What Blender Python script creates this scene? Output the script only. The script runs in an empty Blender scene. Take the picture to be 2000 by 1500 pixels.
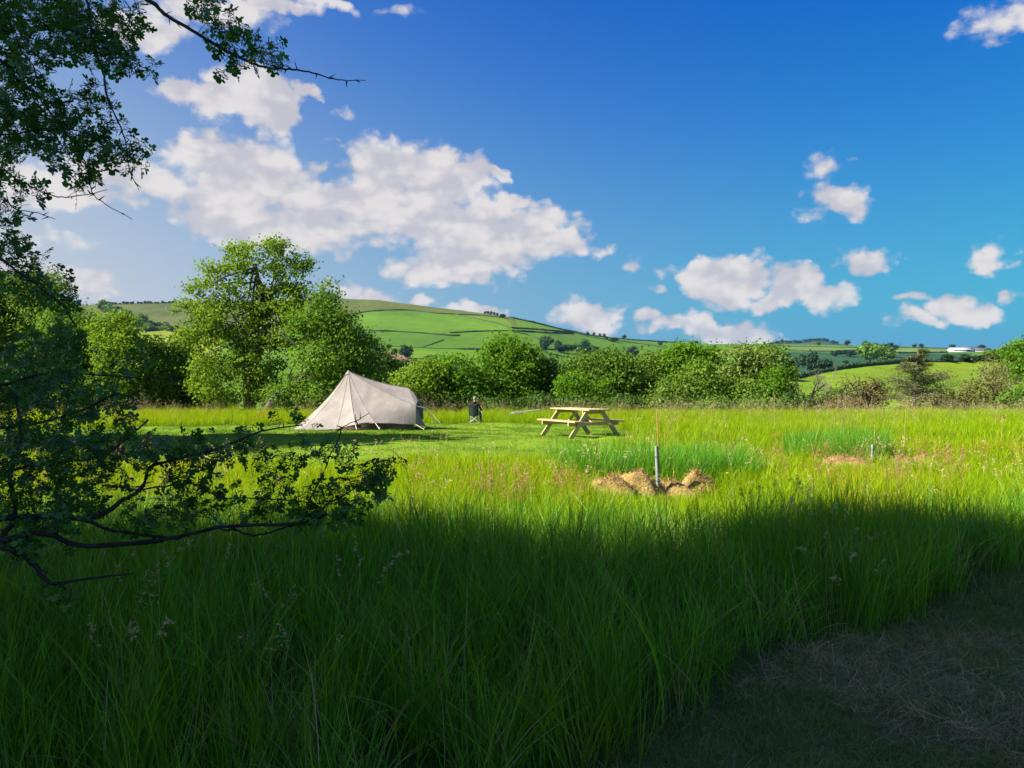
import bpy, math, random
import numpy as np
from mathutils import Vector, Matrix, noise

sc = bpy.context.scene
C = sc.collection
RAD = math.radians
# ------------------------------------------------------------------ camera
F = 1511.0                      # focal length in pixels of the 2000 px wide photograph
PITCH = math.atan(38 / F)
EYE = 1.6
cam_data = bpy.data.cameras.new('camera')
cam_data.sensor_width = 36
cam_data.lens = F / 2000 * 36
cam_data.clip_start = 0.05
cam_data.clip_end = 20000
cam = bpy.data.objects.new('camera', cam_data)
cam.location = (0, 0, EYE)
cam.rotation_euler = (math.pi / 2 - PITCH, 0, 0)
C.objects.link(cam)
sc.camera = cam
# ------------------------------------------------------------------ light
SUN_EL, SUN_AZ = RAD(39), RAD(-106)           # azimuth from +Y, negative = left of the camera
sd = bpy.data.lights.new('sun', 'SUN')
sd.energy = 5.0
sd.angle = RAD(0.5)
sd.color = (1.0, 0.93, 0.8)
sun = bpy.data.objects.new('sun', sd)
sv = Vector((math.sin(SUN_AZ) * math.cos(SUN_EL), math.cos(SUN_AZ) * math.cos(SUN_EL), math.sin(SUN_EL)))
sun.rotation_euler = sv.to_track_quat('Z', 'Y').to_euler()
C.objects.link(sun)
sc.view_settings.view_transform = 'Standard'
sc.view_settings.look = 'None'
sc.view_settings.exposure = 1.6
sc.view_settings.gamma = 1.0
sc.view_settings.use_curve_mapping = False
sc.cycles.use_denoising = True
sc.cycles.max_bounces = 7
sc.cycles.transparent_max_bounces = 6
sc.cycles.volume_bounces = 0
sc.cycles.caustics_reflective = False
sc.cycles.caustics_refractive = False


def ray(px, py):
    cx, cy = (px - 1000) / F, (750 - py) / F
    return np.array([cx, math.cos(PITCH) + cy * math.sin(PITCH), -math.sin(PITCH) + cy * math.cos(PITCH)])


def at(px, py, D):
    """world point seen at photograph pixel (px, py), D metres ahead of the camera"""
    r = ray(px, py)
    return np.array([0, 0, EYE]) + r * (D / r[1])


def azel(px, py):
    r = ray(px, py)
    return math.degrees(math.atan2(r[0], r[1])), math.degrees(math.atan2(r[2], math.hypot(r[0], r[1])))


# ------------------------------------------------------------------ world: sky and clouds
W = bpy.data.worlds.new('World')
sc.world = W
W.use_nodes = True
wn = W.node_tree
wn.nodes.clear()


class NB:
    """small node builder"""
    def __init__(self, tree):
        self.t = tree

    def n(self, kind, **kw):
        nd = self.t.nodes.new(kind)
        ins = kw.pop('ins', {})
        for k, v in kw.items():
            setattr(nd, k, v)
        for k, v in ins.items():
            self.set(nd.inputs[k], v)
        return nd

    def set(self, sock, v):
        if isinstance(v, bpy.types.NodeSocket):
            self.t.links.new(v, sock)
        else:
            sock.default_value = v

    def m(self, op, a, b=0.0, c=0.0, clamp=False):
        nd = self.t.nodes.new('ShaderNodeMath')
        nd.operation = op
        nd.use_clamp = clamp
        self.set(nd.inputs[0], a)
        self.set(nd.inputs[1], b)
        self.set(nd.inputs[2], c)
        return nd.outputs[0]

    def v(self, op, a, b=(0, 0, 0), c=None, out=0):
        nd = self.t.nodes.new('ShaderNodeVectorMath')
        nd.operation = op
        self.set(nd.inputs[0], a)
        self.set(nd.inputs[1], b)
        if c is not None:
            self.set(nd.inputs[2], c)
        return nd.outputs[out]

    def mix(self, f, a, b, blend='MIX'):
        nd = self.t.nodes.new('ShaderNodeMix')
        nd.data_type = 'RGBA'
        nd.blend_type = blend
        self.set(nd.inputs[0], f)
        self.set(nd.inputs[6], a)
        self.set(nd.inputs[7], b)
        return nd.outputs[2]

    def noise(self, vec, scale, detail=4, rough=0.55, out='Fac'):
        nd = self.n('ShaderNodeTexNoise', ins={'Scale': scale, 'Detail': detail, 'Roughness': rough})
        if vec is not None:
            self.set(nd.inputs['Vector'], vec)
        return nd.outputs[out]

    def ramp(self, f, stops):
        nd = self.t.nodes.new('ShaderNodeValToRGB')
        e = nd.color_ramp.elements
        while len(e) < len(stops):
            e.new(0.5)
        for el, (p, c) in zip(e, stops):
            el.position = p
            el.color = (*c, 1) if len(c) == 3 else c
        self.set(nd.inputs[0], f)
        return nd.outputs[0]


def smooth(nb, x, a, b):
    nd = nb.t.nodes.new('ShaderNodeMapRange')
    nd.interpolation_type = 'SMOOTHSTEP'
    nb.set(nd.inputs[0], x)
    nd.inputs[1].default_value = a
    nd.inputs[2].default_value = b
    return nd.outputs[0]


SKY_STRENGTH = 0.05
nb = NB(wn)
tc = nb.n('ShaderNodeTexCoord').outputs['Generated']
sky = nb.n('ShaderNodeTexSky', sky_type='NISHITA', sun_disc=False, sun_elevation=SUN_EL, sun_rotation=SUN_AZ,
           altitude=0, air_density=1.0, dust_density=1.2, ozone_density=2.5)
# the photograph's strongly saturated blue: per-channel response of the camera
sp = nb.n('ShaderNodeSeparateColor', ins={0: sky.outputs[0]})
r_ = nb.m('MULTIPLY', nb.m('POWER', nb.m('MULTIPLY', sp.outputs[0], 0.1), 4.0), 0.3)
g_ = nb.m('MULTIPLY', nb.m('POWER', nb.m('MULTIPLY', sp.outputs[1], 0.1), 1.3), 7.2)
b_ = nb.m('MULTIPLY', nb.m('POWER', nb.m('MULTIPLY', sp.outputs[2], 0.1), 0.36), 5.7)
g = nb.n('ShaderNodeCombineColor', ins={0: r_, 1: g_, 2: b_}).outputs[0]
sx = nb.n('ShaderNodeSeparateXYZ', ins={0: tc})
az = nb.m('MULTIPLY', nb.m('ARCTAN2', sx.outputs[0], sx.outputs[1]), 57.29578)
el = nb.m('MULTIPLY', nb.m('ARCSINE', sx.outputs[2]), 57.29578)
uv = nb.n('ShaderNodeCombineXYZ', ins={0: az, 1: el, 2: 0.0}).outputs[0]
d1 = nb.v('SUBTRACT', nb.noise(uv, 0.16, 5, 0.6, 'Color'), (0.5, 0.5, 0.5))
duv = nb.v('MULTIPLY_ADD', d1, (7.0, 4.2, 0.0), uv)
# clouds: px, py, half width, half height (photograph pixels), weight
CL = [
    (350, 182, 45, 26, 1), (410, 200, 55, 26, 1), (480, 185, 75, 42, 1), (540, 200, 42, 48, 1), (585, 160, 30, 16, .9),
    (300, 40, 90, 45, .8), (400, 20, 120, 28, .9), (520, 12, 90, 18, .8), (640, 8, 60, 14, .5), (770, 12, 60, 10, .25),
    (60, 350, 150, 42, 1), (230, 345, 120, 36, 1), (120, 375, 140, 30, .9), (390, 300, 55, 45, 1), (470, 330, 130, 62, 1),
    (440, 390, 110, 60, 1), (560, 320, 50, 50, .7), (630, 318, 30, 14, .5), (740, 340, 85, 62, 1), (840, 340, 60, 60, 1),
    (900, 352, 55, 34, 1), (955, 348, 28, 12, .8), (690, 400, 140, 55, 1), (600, 450, 130, 48, 1), (800, 420, 140, 60, 1),
    (930, 440, 110, 55, 1), (1030, 450, 75, 48, 1), (1090, 462, 45, 36, .9), (930, 500, 140, 42, 1), (880, 530, 110, 34, .9),
    (1000, 400, 50, 18, .8), (560, 380, 90, 40, 1),
    (60, 535, 90, 34, .9), (150, 548, 85, 26, .9), (200, 562, 50, 14, .6), (665, 208, 18, 14, .35), (650, 270, 20, 8, .3),
    (1168, 498, 22, 12, .35), (1225, 528, 20, 14, .5), (1275, 565, 36, 12, .4), (1280, 532, 26, 12, .2),
    (1380, 545, 58, 34, 1), (1450, 548, 62, 34, 1), (1420, 575, 60, 18, .8), (1370, 520, 36, 18, .8),
    (1560, 560, 58, 36, 1), (1520, 590, 58, 18, .9), (1610, 578, 50, 20, .7), (1145, 612, 58, 26, .9), (1170, 640, 40, 20, .6),
    (1270, 622, 40, 18, .6), (1330, 630, 70, 20, .7), (1420, 640, 90, 28, .8), (1440, 665, 60, 20, .5), (1690, 520, 48, 24, .75),
    (1930, 520, 48, 28, .7), (1925, 495, 46, 18, .3), (1640, 395, 70, 34, .75), (1625, 330, 40, 22, .4), (1600, 405, 60, 26, .4),
    (1870, 605, 55, 26, .9), (1800, 625, 60, 14, .5), (1935, 618, 45, 18, .7), (1790, 594, 50, 10, .4), (1995, 580, 30, 18, .5),
    (1960, 50, 90, 30, .45), (1990, 30, 60, 30, .5), (1940, 95, 50, 18, .25), (740, 575, 50, 16, .7), (830, 592, 40, 10, .6),
    (930, 606, 50, 10, .7), (690, 570, 60, 18, .5), (60, 460, 160, 20, .3), (860, 555, 70, 14, .4), (770, 600, 80, 14, .4),
]
field = None
rr = random.Random(5)
blobs = []
for px, py, hw, hh, w in CL:
    a, e = azel(px, py)
    a2, _ = azel(px + hw, py)
    _, e2 = azel(px, py - hh)
    blobs.append((a, e, abs(a2 - a) * 1.40, abs(e2 - e) * 1.46, w))
for k in range(30):                      # clouds carried on out of view, more added overhead to lighten the shade
    a = 50 + rr.random() * 260
    a = a if a < 180 else a - 360
    e = rr.uniform(6, 75)
    if k % 5 == 0:
        a, e = rr.uniform(-50, 50), rr.uniform(36, 75)
    for q in range(2):
        blobs.append((a + rr.uniform(-5, 5), e + rr.uniform(-1, 1), rr.uniform(7, 12) / max(.35, math.cos(math.radians(e))), rr.uniform(4, 8), rr.uniform(.8, 1)))
for a, e, ra, re_, w in blobs:
    d = nb.v('MULTIPLY_ADD', duv, (1 / ra, 1 / re_, 0), (-a / ra, -e / re_, 0))
    ln = nb.n('ShaderNodeVectorMath', operation='LENGTH', ins={0: d}).outputs[1]
    k = nb.m('MULTIPLY_ADD', ln, -w, w)
    field = k if field is None else nb.m('SMOOTH_MAX', field, k, 0.12)
fine = nb.noise(nb.v('MULTIPLY', uv, (1, 1.5, 1)), 0.62, 9, 0.66)


def puffs(scale, off):
    vo = nb.n('ShaderNodeTexVoronoi', feature='SMOOTH_F1', voronoi_dimensions='2D', ins={'Scale': scale, 'Smoothness': 0.35})
    nb.set(vo.inputs['Vector'], nb.v('MULTIPLY_ADD', d1, (2.2, 2.2, 0), nb.v('MULTIPLY_ADD', uv, (1, 1.25, 1), off)))
    return nb.m('SUBTRACT', 0.42, vo.outputs['Distance'])


pf1, pf2 = puffs(0.42, (3.1, 7.7, 0)), puffs(1.05, (11.3, 2.9, 0))
puff = nb.m('ADD', nb.m('MULTIPLY', pf1, 0.42), nb.m('MULTIPLY', pf2, 0.26))
field = nb.m('ADD', field, nb.m('ADD', puff, nb.m('MULTIPLY', nb.m('SUBTRACT', fine, 0.5), 0.62)))
mask = nb.m('MULTIPLY', smooth(nb, field, 0.06, 0.46), 0.95)
# pale haze low over the horizon, stronger towards the sun side
side = smooth(nb, nb.m('COSINE', nb.m('MULTIPLY', nb.m('ADD', az, 100.0), 0.0174533)), -0.75, 0.9)
eh_ = nb.m('MULTIPLY', nb.m('MULTIPLY', nb.m('MAXIMUM', el, 0.0), 0.074), nb.m('SUBTRACT', 1.0, nb.m('MULTIPLY', side, 0.36)))
low = nb.m('POWER', 2.718, nb.m('MULTIPLY', nb.m('POWER', eh_, 1.7), -1.0))
pale = nb.mix(side, (1.2, 2.55, 3.9, 1), (4.6, 4.4, 4.65, 1))
g = nb.mix(nb.m('MULTIPLY', low, nb.m('ADD', 0.5, nb.m('MULTIPLY', side, 0.75)), clamp=True), g, pale)
mask = nb.m('MULTIPLY', mask, smooth(nb, el, -1, 2))
shade = nb.noise(nb.v('MULTIPLY_ADD', d1, (3.0, 3.0, 0), nb.v('MULTIPLY', uv, (1, 2.0, 1))), 0.28, 4, .5)
shade = nb.m('ADD', shade, nb.m('MULTIPLY', puff, 0.55))
cloudcol = nb.mix(smooth(nb, shade, 0.36, 0.66), (3.75, 3.7, 4.1, 1), (5.3, 5.05, 5.0, 1))
final = nb.mix(mask, g, cloudcol)
bg = nb.n('ShaderNodeBackground', ins={'Color': final, 'Strength': SKY_STRENGTH})
wo = nb.n('ShaderNodeOutputWorld', ins={0: bg.outputs[0]})
W.cycles.sampling_method = 'MANUAL'
W.cycles.sample_map_resolution = 512


# ------------------------------------------------------------------ mesh helpers
class MB:
    """collects vertices, faces and a per-vertex tint, then links them as ONE mesh object"""
    def __init__(self):
        self.v, self.f, self.t, self.c, self.n = [], [], [], [], 0

    def add(self, verts, faces, tint=0.5, col=None):
        verts = np.asarray(verts, float).reshape(-1, 3)
        faces = np.asarray(faces, int)
        self.v.append(verts)
        self.f.append(faces + self.n)
        self.t.append(np.broadcast_to(np.asarray(tint, float), (len(verts),)))
        self.c.append(np.zeros((len(verts), 4)) if col is None else np.asarray(col, float))
        self.n += len(verts)
        return self

    def mesh(self, name, mats, smooth_=False, col=False):
        me = bpy.data.meshes.new(name)
        V = np.concatenate(self.v) if self.v else np.zeros((0, 3))
        loops = np.concatenate([f.ravel() for f in self.f])
        tot = np.concatenate([np.full(len(f), f.shape[1]) for f in self.f])
        start = np.concatenate([[0], np.cumsum(tot)[:-1]])
        me.vertices.add(len(V))
        me.vertices.foreach_set('co', V.ravel())
        me.loops.add(len(loops))
        me.loops.foreach_set('vertex_index', loops.astype(np.int32))
        me.polygons.add(len(tot))
        me.polygons.foreach_set('loop_start', start.astype(np.int32))
        me.polygons.foreach_set('loop_total', tot.astype(np.int32))
        if smooth_:
            me.polygons.foreach_set('use_smooth', np.ones(len(tot), bool))
        a = me.attributes.new('tint', 'FLOAT', 'POINT')
        a.data.foreach_set('value', np.concatenate(self.t))
        if col:
            a = me.attributes.new('Col', 'FLOAT_COLOR', 'POINT')
            a.data.foreach_set('color', np.concatenate(self.c).ravel())
        for m in (mats if isinstance(mats, (list, tuple)) else [mats]):
            me.materials.append(m)
        me.update(calc_edges=True)
        me.validate()
        return me

    def build(self, name, mats, parent=None, smooth_=False, col=False, loc=None):
        o = bpy.data.objects.new(name, self.mesh(name, mats, smooth_, col))
        C.objects.link(o)
        if parent is not None:
            o.parent = parent
        if loc is not None:
            o.location = loc
        return o


def tag(o, label=None, cat=None, group=None, kind=None):
    if label: o['label'] = label
    if cat: o['category'] = cat
    if group: o['group'] = group
    if kind: o['kind'] = kind
    return o


def empty(name, loc=(0, 0, 0), rz=0):
    o = bpy.data.objects.new(name, None)
    o.location = loc
    o.rotation_euler = (0, 0, rz)
    o.empty_display_size = 0.1
    C.objects.link(o)
    return o


def tube(mb, pts, rads, k=6, tint=0.5):
    pts = np.asarray(pts, float)
    rads = np.asarray(rads, float)
    n = len(pts)
    tan = np.gradient(pts, axis=0)
    tan /= np.linalg.norm(tan, axis=1)[:, None] + 1e-9
    ref = np.array([0.31, 0.17, 0.94]) if abs(tan[0] @ np.array([0.31, 0.17, 0.94])) < 0.93 else np.array([1.0, 0.1, 0.0])
    u = np.cross(tan, ref)
    u /= np.linalg.norm(u, axis=1)[:, None] + 1e-9
    w = np.cross(tan, u)
    a = np.arange(k) / k * 2 * math.pi
    ring = pts[:, None, :] + rads[:, None, None] * (np.cos(a)[None, :, None] * u[:, None, :] + np.sin(a)[None, :, None] * w[:, None, :])
    i = np.arange(n - 1)[:, None] * k
    j = np.arange(k)[None, :]
    j2 = (j + 1) % k
    f = np.stack([i + j, i + j2, i + k + j2, i + k + j], -1).reshape(-1, 4)
    mb.add(ring.reshape(-1, 3), f, tint)
    e = (n - 1) * k
    for q in range(1, k - 1):      # caps
        mb.add(np.array([ring[-1, 0], ring[-1, q], ring[-1, q + 1]]), [[0, 1, 2]], tint)
    return mb


def box(mb, c, s, R=None, tint=0.5, bev=0.0):
    """box with optional bevelled long edges"""
    hx, hy, hz = s[0] / 2, s[1] / 2, s[2] / 2
    V = np.array([[x, y, z] for x in (-hx, hx) for y in (-hy, hy) for z in (-hz, hz)])
    Fc = [[0, 1, 3, 2], [4, 6, 7, 5], [0, 4, 5, 1], [2, 3, 7, 6], [0, 2, 6, 4], [1, 5, 7, 3]]
    if R is not None:
        V = V @ np.array(R).T
    mb.add(V + np.array(c), Fc, tint)
    return mb


def bezier(p0, p1, p2, n=6):
    t = np.linspace(0, 1, n)[:, None]
    return (1 - t) ** 2 * np.array(p0) + 2 * t * (1 - t) * np.array(p1) + t ** 2 * np.array(p2)


def spline(pts, per=5):
    """Catmull-Rom through the given points"""
    P = np.asarray(pts, float)
    P = np.vstack([2 * P[0] - P[1], P, 2 * P[-1] - P[-2]])
    out = []
    for i in range(1, len(P) - 2):
        for s in np.arange(per) / per:
            out.append(0.5 * ((2 * P[i]) + (-P[i - 1] + P[i + 1]) * s + (2 * P[i - 1] - 5 * P[i] + 4 * P[i + 1] - P[i + 2]) * s * s
                              + (-P[i - 1] + 3 * P[i] - 3 * P[i + 1] + P[i + 2]) * s ** 3))
    out.append(P[-2])
    return np.array(out)


# ------------------------------------------------------------------ materials
def new_mat(name):
    m = bpy.data.materials.new(name)
    m.use_nodes = True
    m.node_tree.nodes.clear()
    return m, NB(m.node_tree)


def leaf_mat(name, dark, light, trans=0.35, tcol=None, rough=0.5, patch=None, patch_scale=0.25, spec=0.3, rnd=True):
    m, b = new_mat(name)
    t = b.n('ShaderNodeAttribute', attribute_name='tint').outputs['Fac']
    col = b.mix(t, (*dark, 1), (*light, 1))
    if rnd:
        r = b.n('ShaderNodeObjectInfo').outputs['Random']
        col = b.mix(b.m('MULTIPLY', r, 0.35), col, (dark[0] * 1.3, dark[1] * .9, dark[2], 1))
    if patch is not None:
        pos = b.n('ShaderNodeNewGeometry').outputs['Position']
        nz = smooth(b, b.noise(pos, patch_scale, 5, .6), 0.52, 0.68)
        col = b.mix(b.m('MULTIPLY', nz, 0.7), col, (*patch, 1))
    p = b.n('ShaderNodeBsdfPrincipled', ins={'Base Color': col, 'Roughness': rough, 'Specular IOR Level': spec})
    if tcol is None:
        tc_ = b.mix(1.0, col, (1.6, 1.45, 0.5, 1), 'MULTIPLY')
    else:
        tc_ = b.mix(1.0, col, (*tcol, 1), 'MULTIPLY')
    tr = b.n('ShaderNodeBsdfTranslucent', ins={'Color': tc_})
    mx = b.n('ShaderNodeMixShader', ins={0: trans, 1: p.outputs[0], 2: tr.outputs[0]})
    b.n('ShaderNodeOutputMaterial', ins={0: mx.outputs[0]})
    return m


def plain_mat(name, c1, c2, scale=8, rough=0.8, stretch=(1, 1, 1), bump=0.3, bscale=None, dist=0.01, spec=0.3, coords='Object'):
    m, b = new_mat(name)
    co = b.n('ShaderNodeTexCoord').outputs[coords]
    v = b.v('MULTIPLY', co, stretch)
    nz = b.noise(v, scale, 6, .6)
    col = b.mix(smooth(b, nz, 0.3, 0.7), (*c1, 1), (*c2, 1))
    p = b.n('ShaderNodeBsdfPrincipled', ins={'Base Color': col, 'Roughness': rough, 'Specular IOR Level': spec})
    bp = b.n('ShaderNodeBump', ins={'Strength': bump, 'Distance': dist, 'Height': b.noise(v, bscale or scale * 3, 5, .6)})
    b.set(p.inputs['Normal'], bp.outputs[0])
    b.n('ShaderNodeOutputMaterial', ins={0: p.outputs[0]})
    return m


def land_mat(name, patch_scale, bump_scale, bdist=0.5):
    m, b = new_mat(name)
    col = b.n('ShaderNodeAttribute', attribute_name='Col').outputs['Color']
    pos = b.n('ShaderNodeNewGeometry').outputs['Position']
    n1 = b.noise(pos, patch_scale, 6, .65)
    n2 = b.noise(pos, patch_scale * 9, 4, .6)
    k = b.m('ADD', 0.02, b.m('MULTIPLY', b.m('ADD', n1, b.m('MULTIPLY', n2, .6)), 1.22))
    kv = b.n('ShaderNodeCombineXYZ', ins={0: b.m('MULTIPLY', k, b.m('ADD', .88, b.m('MULTIPLY', n1, .24))), 1: k, 2: k}).outputs[0]
    col = b.v('MULTIPLY', col, kv)
    p = b.n('ShaderNodeBsdfPrincipled', ins={'Base Color': col, 'Roughness': 0.95, 'Specular IOR Level': 0.1})
    bp = b.n('ShaderNodeBump', ins={'Strength': 0.6, 'Distance': bdist, 'Height': b.noise(pos, bump_scale, 6, .7)})
    b.set(p.inputs['Normal'], bp.outputs[0])
    b.n('ShaderNodeOutputMaterial', ins={0: p.outputs[0]})
    return m


M = {}
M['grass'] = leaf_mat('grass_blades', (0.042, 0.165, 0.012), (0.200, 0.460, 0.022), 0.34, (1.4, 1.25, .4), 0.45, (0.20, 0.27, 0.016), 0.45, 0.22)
M['grass_far'] = leaf_mat('meadow_grass', (0.143, 0.262, 0.003), (0.295, 0.430, 0.005), 0.42, (1.5, 1.25, .3), 0.5, (0.32, 0.28, 0.02), 0.30, 0.08)
M['lawn'] = leaf_mat('lawn_grass', (0.070, 0.165, 0.005), (0.135, 0.24, 0.008), 0.35, (1.4, 1.2, .4), 0.6, (0.2, 0.28, 0.012), 0.5)
M['pathgrass'] = leaf_mat('worn_path_grass', (0.075, 0.13, 0.028), (0.21, 0.29, 0.075), 0.25, (1.2, 1.1, .6), 0.6)
M['straw'] = leaf_mat('cut_straw', (0.14, 0.105, 0.045), (0.56, 0.45, 0.22), 0.2, (1, 1, .8), 0.7)
M['seed'] = leaf_mat('seed_heads', (0.28, 0.22, 0.10), (0.55, 0.46, 0.24), 0.3, (1.2, 1.1, .8), 0.7)
M['sorrel'] = leaf_mat('red_sorrel_heads', (0.26, 0.10, 0.05), (0.50, 0.26, 0.14), 0.3, (1.2, 1, .8), 0.7)
M['bark'] = plain_mat('bark', (0.045, 0.036, 0.028), (0.11, 0.095, 0.075), 9, 0.9, (1, 1, .25), 0.8, 18, .03)
M['darkbark'] = plain_mat('dark_bark', (0.018, 0.015, 0.013), (0.05, 0.042, 0.036), 20, 0.85, (1, 1, .6), 0.9, 60, .006)
M['palebark'] = plain_mat('pale_bark', (0.16, 0.13, 0.10), (0.32, 0.28, 0.22), 9, 0.9, (1, 1, .25), 0.6, 18, .02)
M['hawthorn'] = leaf_mat('hawthorn_leaf', (0.026, 0.095, 0.014), (0.070, 0.190, 0.022), 0.34, (1.3, 1.5, .4), 0.42, spec=0.45)
M['land'] = land_mat('pasture_land', 0.012, 0.5, 0.6)
M['ground'] = land_mat('field_soil_and_turf', 0.5, 6, 0.05)
M['hedge'] = leaf_mat('hedge_leaves', (0.012, 0.035, 0.010), (0.04, 0.075, 0.018), 0.15, (1.2, 1.2, .5), .7)


# ------------------------------------------------------------------ ground
GY = [-400, -30, 0, 8, 10, 13, 21, 30, 37, 48, 60, 90, 140, 400, 6000]
GZ = [2.0, 0.3, 0, -.05, -.14, -.24, -.36, -.93, -1.2, -1.9, -3.0, -8.0, -14, -16, -16]


def gz(x, y):
    x = np.asarray(x, float)
    y = np.asarray(y, float)
    z = np.interp(y, GY, GZ)
    return z + 0.03 * np.sin(x * .7 + 1.3) * np.cos(y * .5) + 0.02 * np.sin(x * 1.9 + y * 1.3)


LAWN0 = np.array([(-17, 13.5), (-8, 13.3), (-3, 12.9), (1, 13.4), (2.0, 15.0), (3.2, 17.6), (4.2, 20.2), (4.5, 22), (4.7, 27), (4.0, 33), (1.5, 36.6),
                 (-2, 37.4), (-8, 36.4), (-12, 34.2), (-17, 31), (-24, 28), (-26, 15)])
PATH = np.array([(-.6, 1.9), (.1, 2.7), (.42, 3.15), (.75, 3.5), (1.1, 3.85), (1.6, 4.35), (2.4, 4.85), (3.3, 5.5), (4.2, 6.2), (6.5, 7.4), (9.5, 8.6), (13, 9.3), (13, -3), (-.7, -3)])


def fbm(x, y, s, seed=0):
    """cheap smooth value noise in numpy, 0..1"""
    rng = np.random.RandomState(seed)
    T = rng.rand(64, 64)
    out = 0
    amp = 0.5
    for o in range(3):
        u, v = np.asarray(x) * s * 2 ** o + 100, np.asarray(y) * s * 2 ** o + 100
        i, j = np.floor(u).astype(int), np.floor(v).astype(int)
        a, b = u - i, v - j
        a, b = a * a * (3 - 2 * a), b * b * (3 - 2 * b)
        g_ = lambda p, q: T[p % 64, q % 64]
        out = out + amp * ((g_(i, j) * (1 - a) + g_(i + 1, j) * a) * (1 - b) + (g_(i, j + 1) * (1 - a) + g_(i + 1, j + 1) * a) * b)
        amp *= 0.5
    return out / 0.875


def inlawn(x, y):
    x, y = np.asarray(x, float), np.asarray(y, float)
    return inpoly(x + .5 * np.sin(y * 2.1 + x) + 1.4 * (fbm(x, y, .8, 51) - .5), y + .5 * np.sin(x * 1.7) + 2.0 * (fbm(x, y, .9, 52) - .5), LAWN0)


def inpoly(x, y, P):
    x = np.asarray(x, float)
    y = np.asarray(y, float)
    r = np.zeros(np.broadcast(x, y).shape, bool)
    for (x1, y1), (x2, y2) in zip(P, np.roll(P, -1, 0)):
        c = ((y1 > y) != (y2 > y)) & (x < (x2 - x1) * (y - y1) / (y2 - y1 + 1e-12) + x1)
        r ^= c
    return r


def grid_mesh(X, Y, Z, col):
    """X, Y, Z arrays (rows, cols)"""
    r, c = X.shape
    V = np.stack([X, Y, Z], -1).reshape(-1, 3)
    i = np.arange(r - 1)[:, None] * c
    j = np.arange(c - 1)[None, :]
    f = np.stack([i + j, i + j + 1, i + c + j + 1, i + c + j], -1).reshape(-1, 4)
    mb = MB()
    mb.add(V, f, 0.5, np.concatenate([col.reshape(-1, 3), np.ones((r * c, 1))], 1))
    return mb


xs = np.concatenate([[-4500, -3000, -1500, -600, -300, -150, -90, -60], np.arange(-45, 45.01, 0.3), [60, 90, 150, 300, 600, 1500, 3000, 4500]])
ys = np.concatenate([[-4000, -2500, -800, -200, -80, -40, -20, -10, -5], np.arange(-2, 60.01, 0.3), [65, 70, 80, 90, 110, 140, 200, 300, 500, 900, 2000, 3500, 4800]])
X, Y = np.meshgrid(xs, ys)
Z = gz(X, Y)
lawn = inlawn(X, Y)
path = inpoly(X, Y, PATH)
col = np.zeros(X.shape + (3,))
col[:] = (0.030, 0.060, 0.010)
n_ = fbm(X, Y, .35, 3)[..., None]
col[lawn] = ((0.095, 0.17, 0.007) * (1 - n_) + (0.135, 0.21, 0.009) * n_)[lawn]
col[path] = ((0.10, 0.085, 0.04) * (1 - n_) + (0.07, 0.10, 0.025) * n_)[path]
far = Y > 62
col[far] = (0.07, 0.13, 0.012)
go = grid_mesh(X, Y, Z, col).build('ground', M['ground'], smooth_=True, col=True)
tag(go, 'grassy field floor sloping down to the valley', kind='structure')


# ------------------------------------------------------------------ hills
class Hill:
    def __init__(self, name, label, px0, px1, sky_pts, base_pts, Db, Dr, dec, step=6, rows=70, power=1.0, rough=0.0, back=1.25, drop=0.6):
        self.sx, self.sy = [p[0] for p in sky_pts], [p[1] for p in sky_pts]
        self.bx, self.by = [p[0] for p in base_pts], [p[1] for p in base_pts]
        self.Db, self.Dr, self.power = Db, Dr, power
        cols = np.arange(px0, px1 + step, step)
        t = np.linspace(0, 1, rows)
        P = np.zeros((rows + 6, len(cols), 3))
        Cc = np.zeros((rows + 6, len(cols), 3))
        for ci, px in enumerate(cols):
            ysk, yb = self.sky(px), self.base(px)
            for ri, tt in enumerate(t):
                py = yb + (ysk - yb) * tt
                P[ri, ci] = at(px, py, self.dist(px, tt))
                Cc[ri, ci] = dec(px, py)
            top = P[rows - 1, ci]
            for q in range(6):
                k = 1 + (q + 1) / 6 * (back - 1)
                P[rows + q, ci] = (top[0] * k, top[1] * k, top[2] - (top[2] + 16) * drop * ((q + 1) / 6) ** 1.5)
                Cc[rows + q, ci] = Cc[rows - 1, ci]
        if rough:
            P[:rows, :, 2] += (fbm(P[:rows, :, 0], P[:rows, :, 1], 0.02, 9) - .5) * rough
        o = grid_mesh(P[..., 0], P[..., 1], P[..., 2], Cc).build(name, M['land'], smooth_=True, col=True)
        tag(o, label, kind='structure')
        self.obj = o

    def sky(self, px): return float(np.interp(px, self.sx, self.sy))
    def base(self, px): return float(np.interp(px, self.bx, self.by))

    def dist(self, px, t):
        Db = self.Db(px) if callable(self.Db) else self.Db
        Dr = self.Dr(px) if callable(self.Dr) else self.Dr
        return Db + (Dr - Db) * t ** self.power

    def p(self, px, py):
        ysk, yb = self.sky(px), self.base(px)
        t = min(1, max(0, (py - yb) / (ysk - yb)))
        return at(px, yb + (ysk - yb) * t, self.dist(px, t))


def PP(*pts): return np.array(pts, float)


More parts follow.
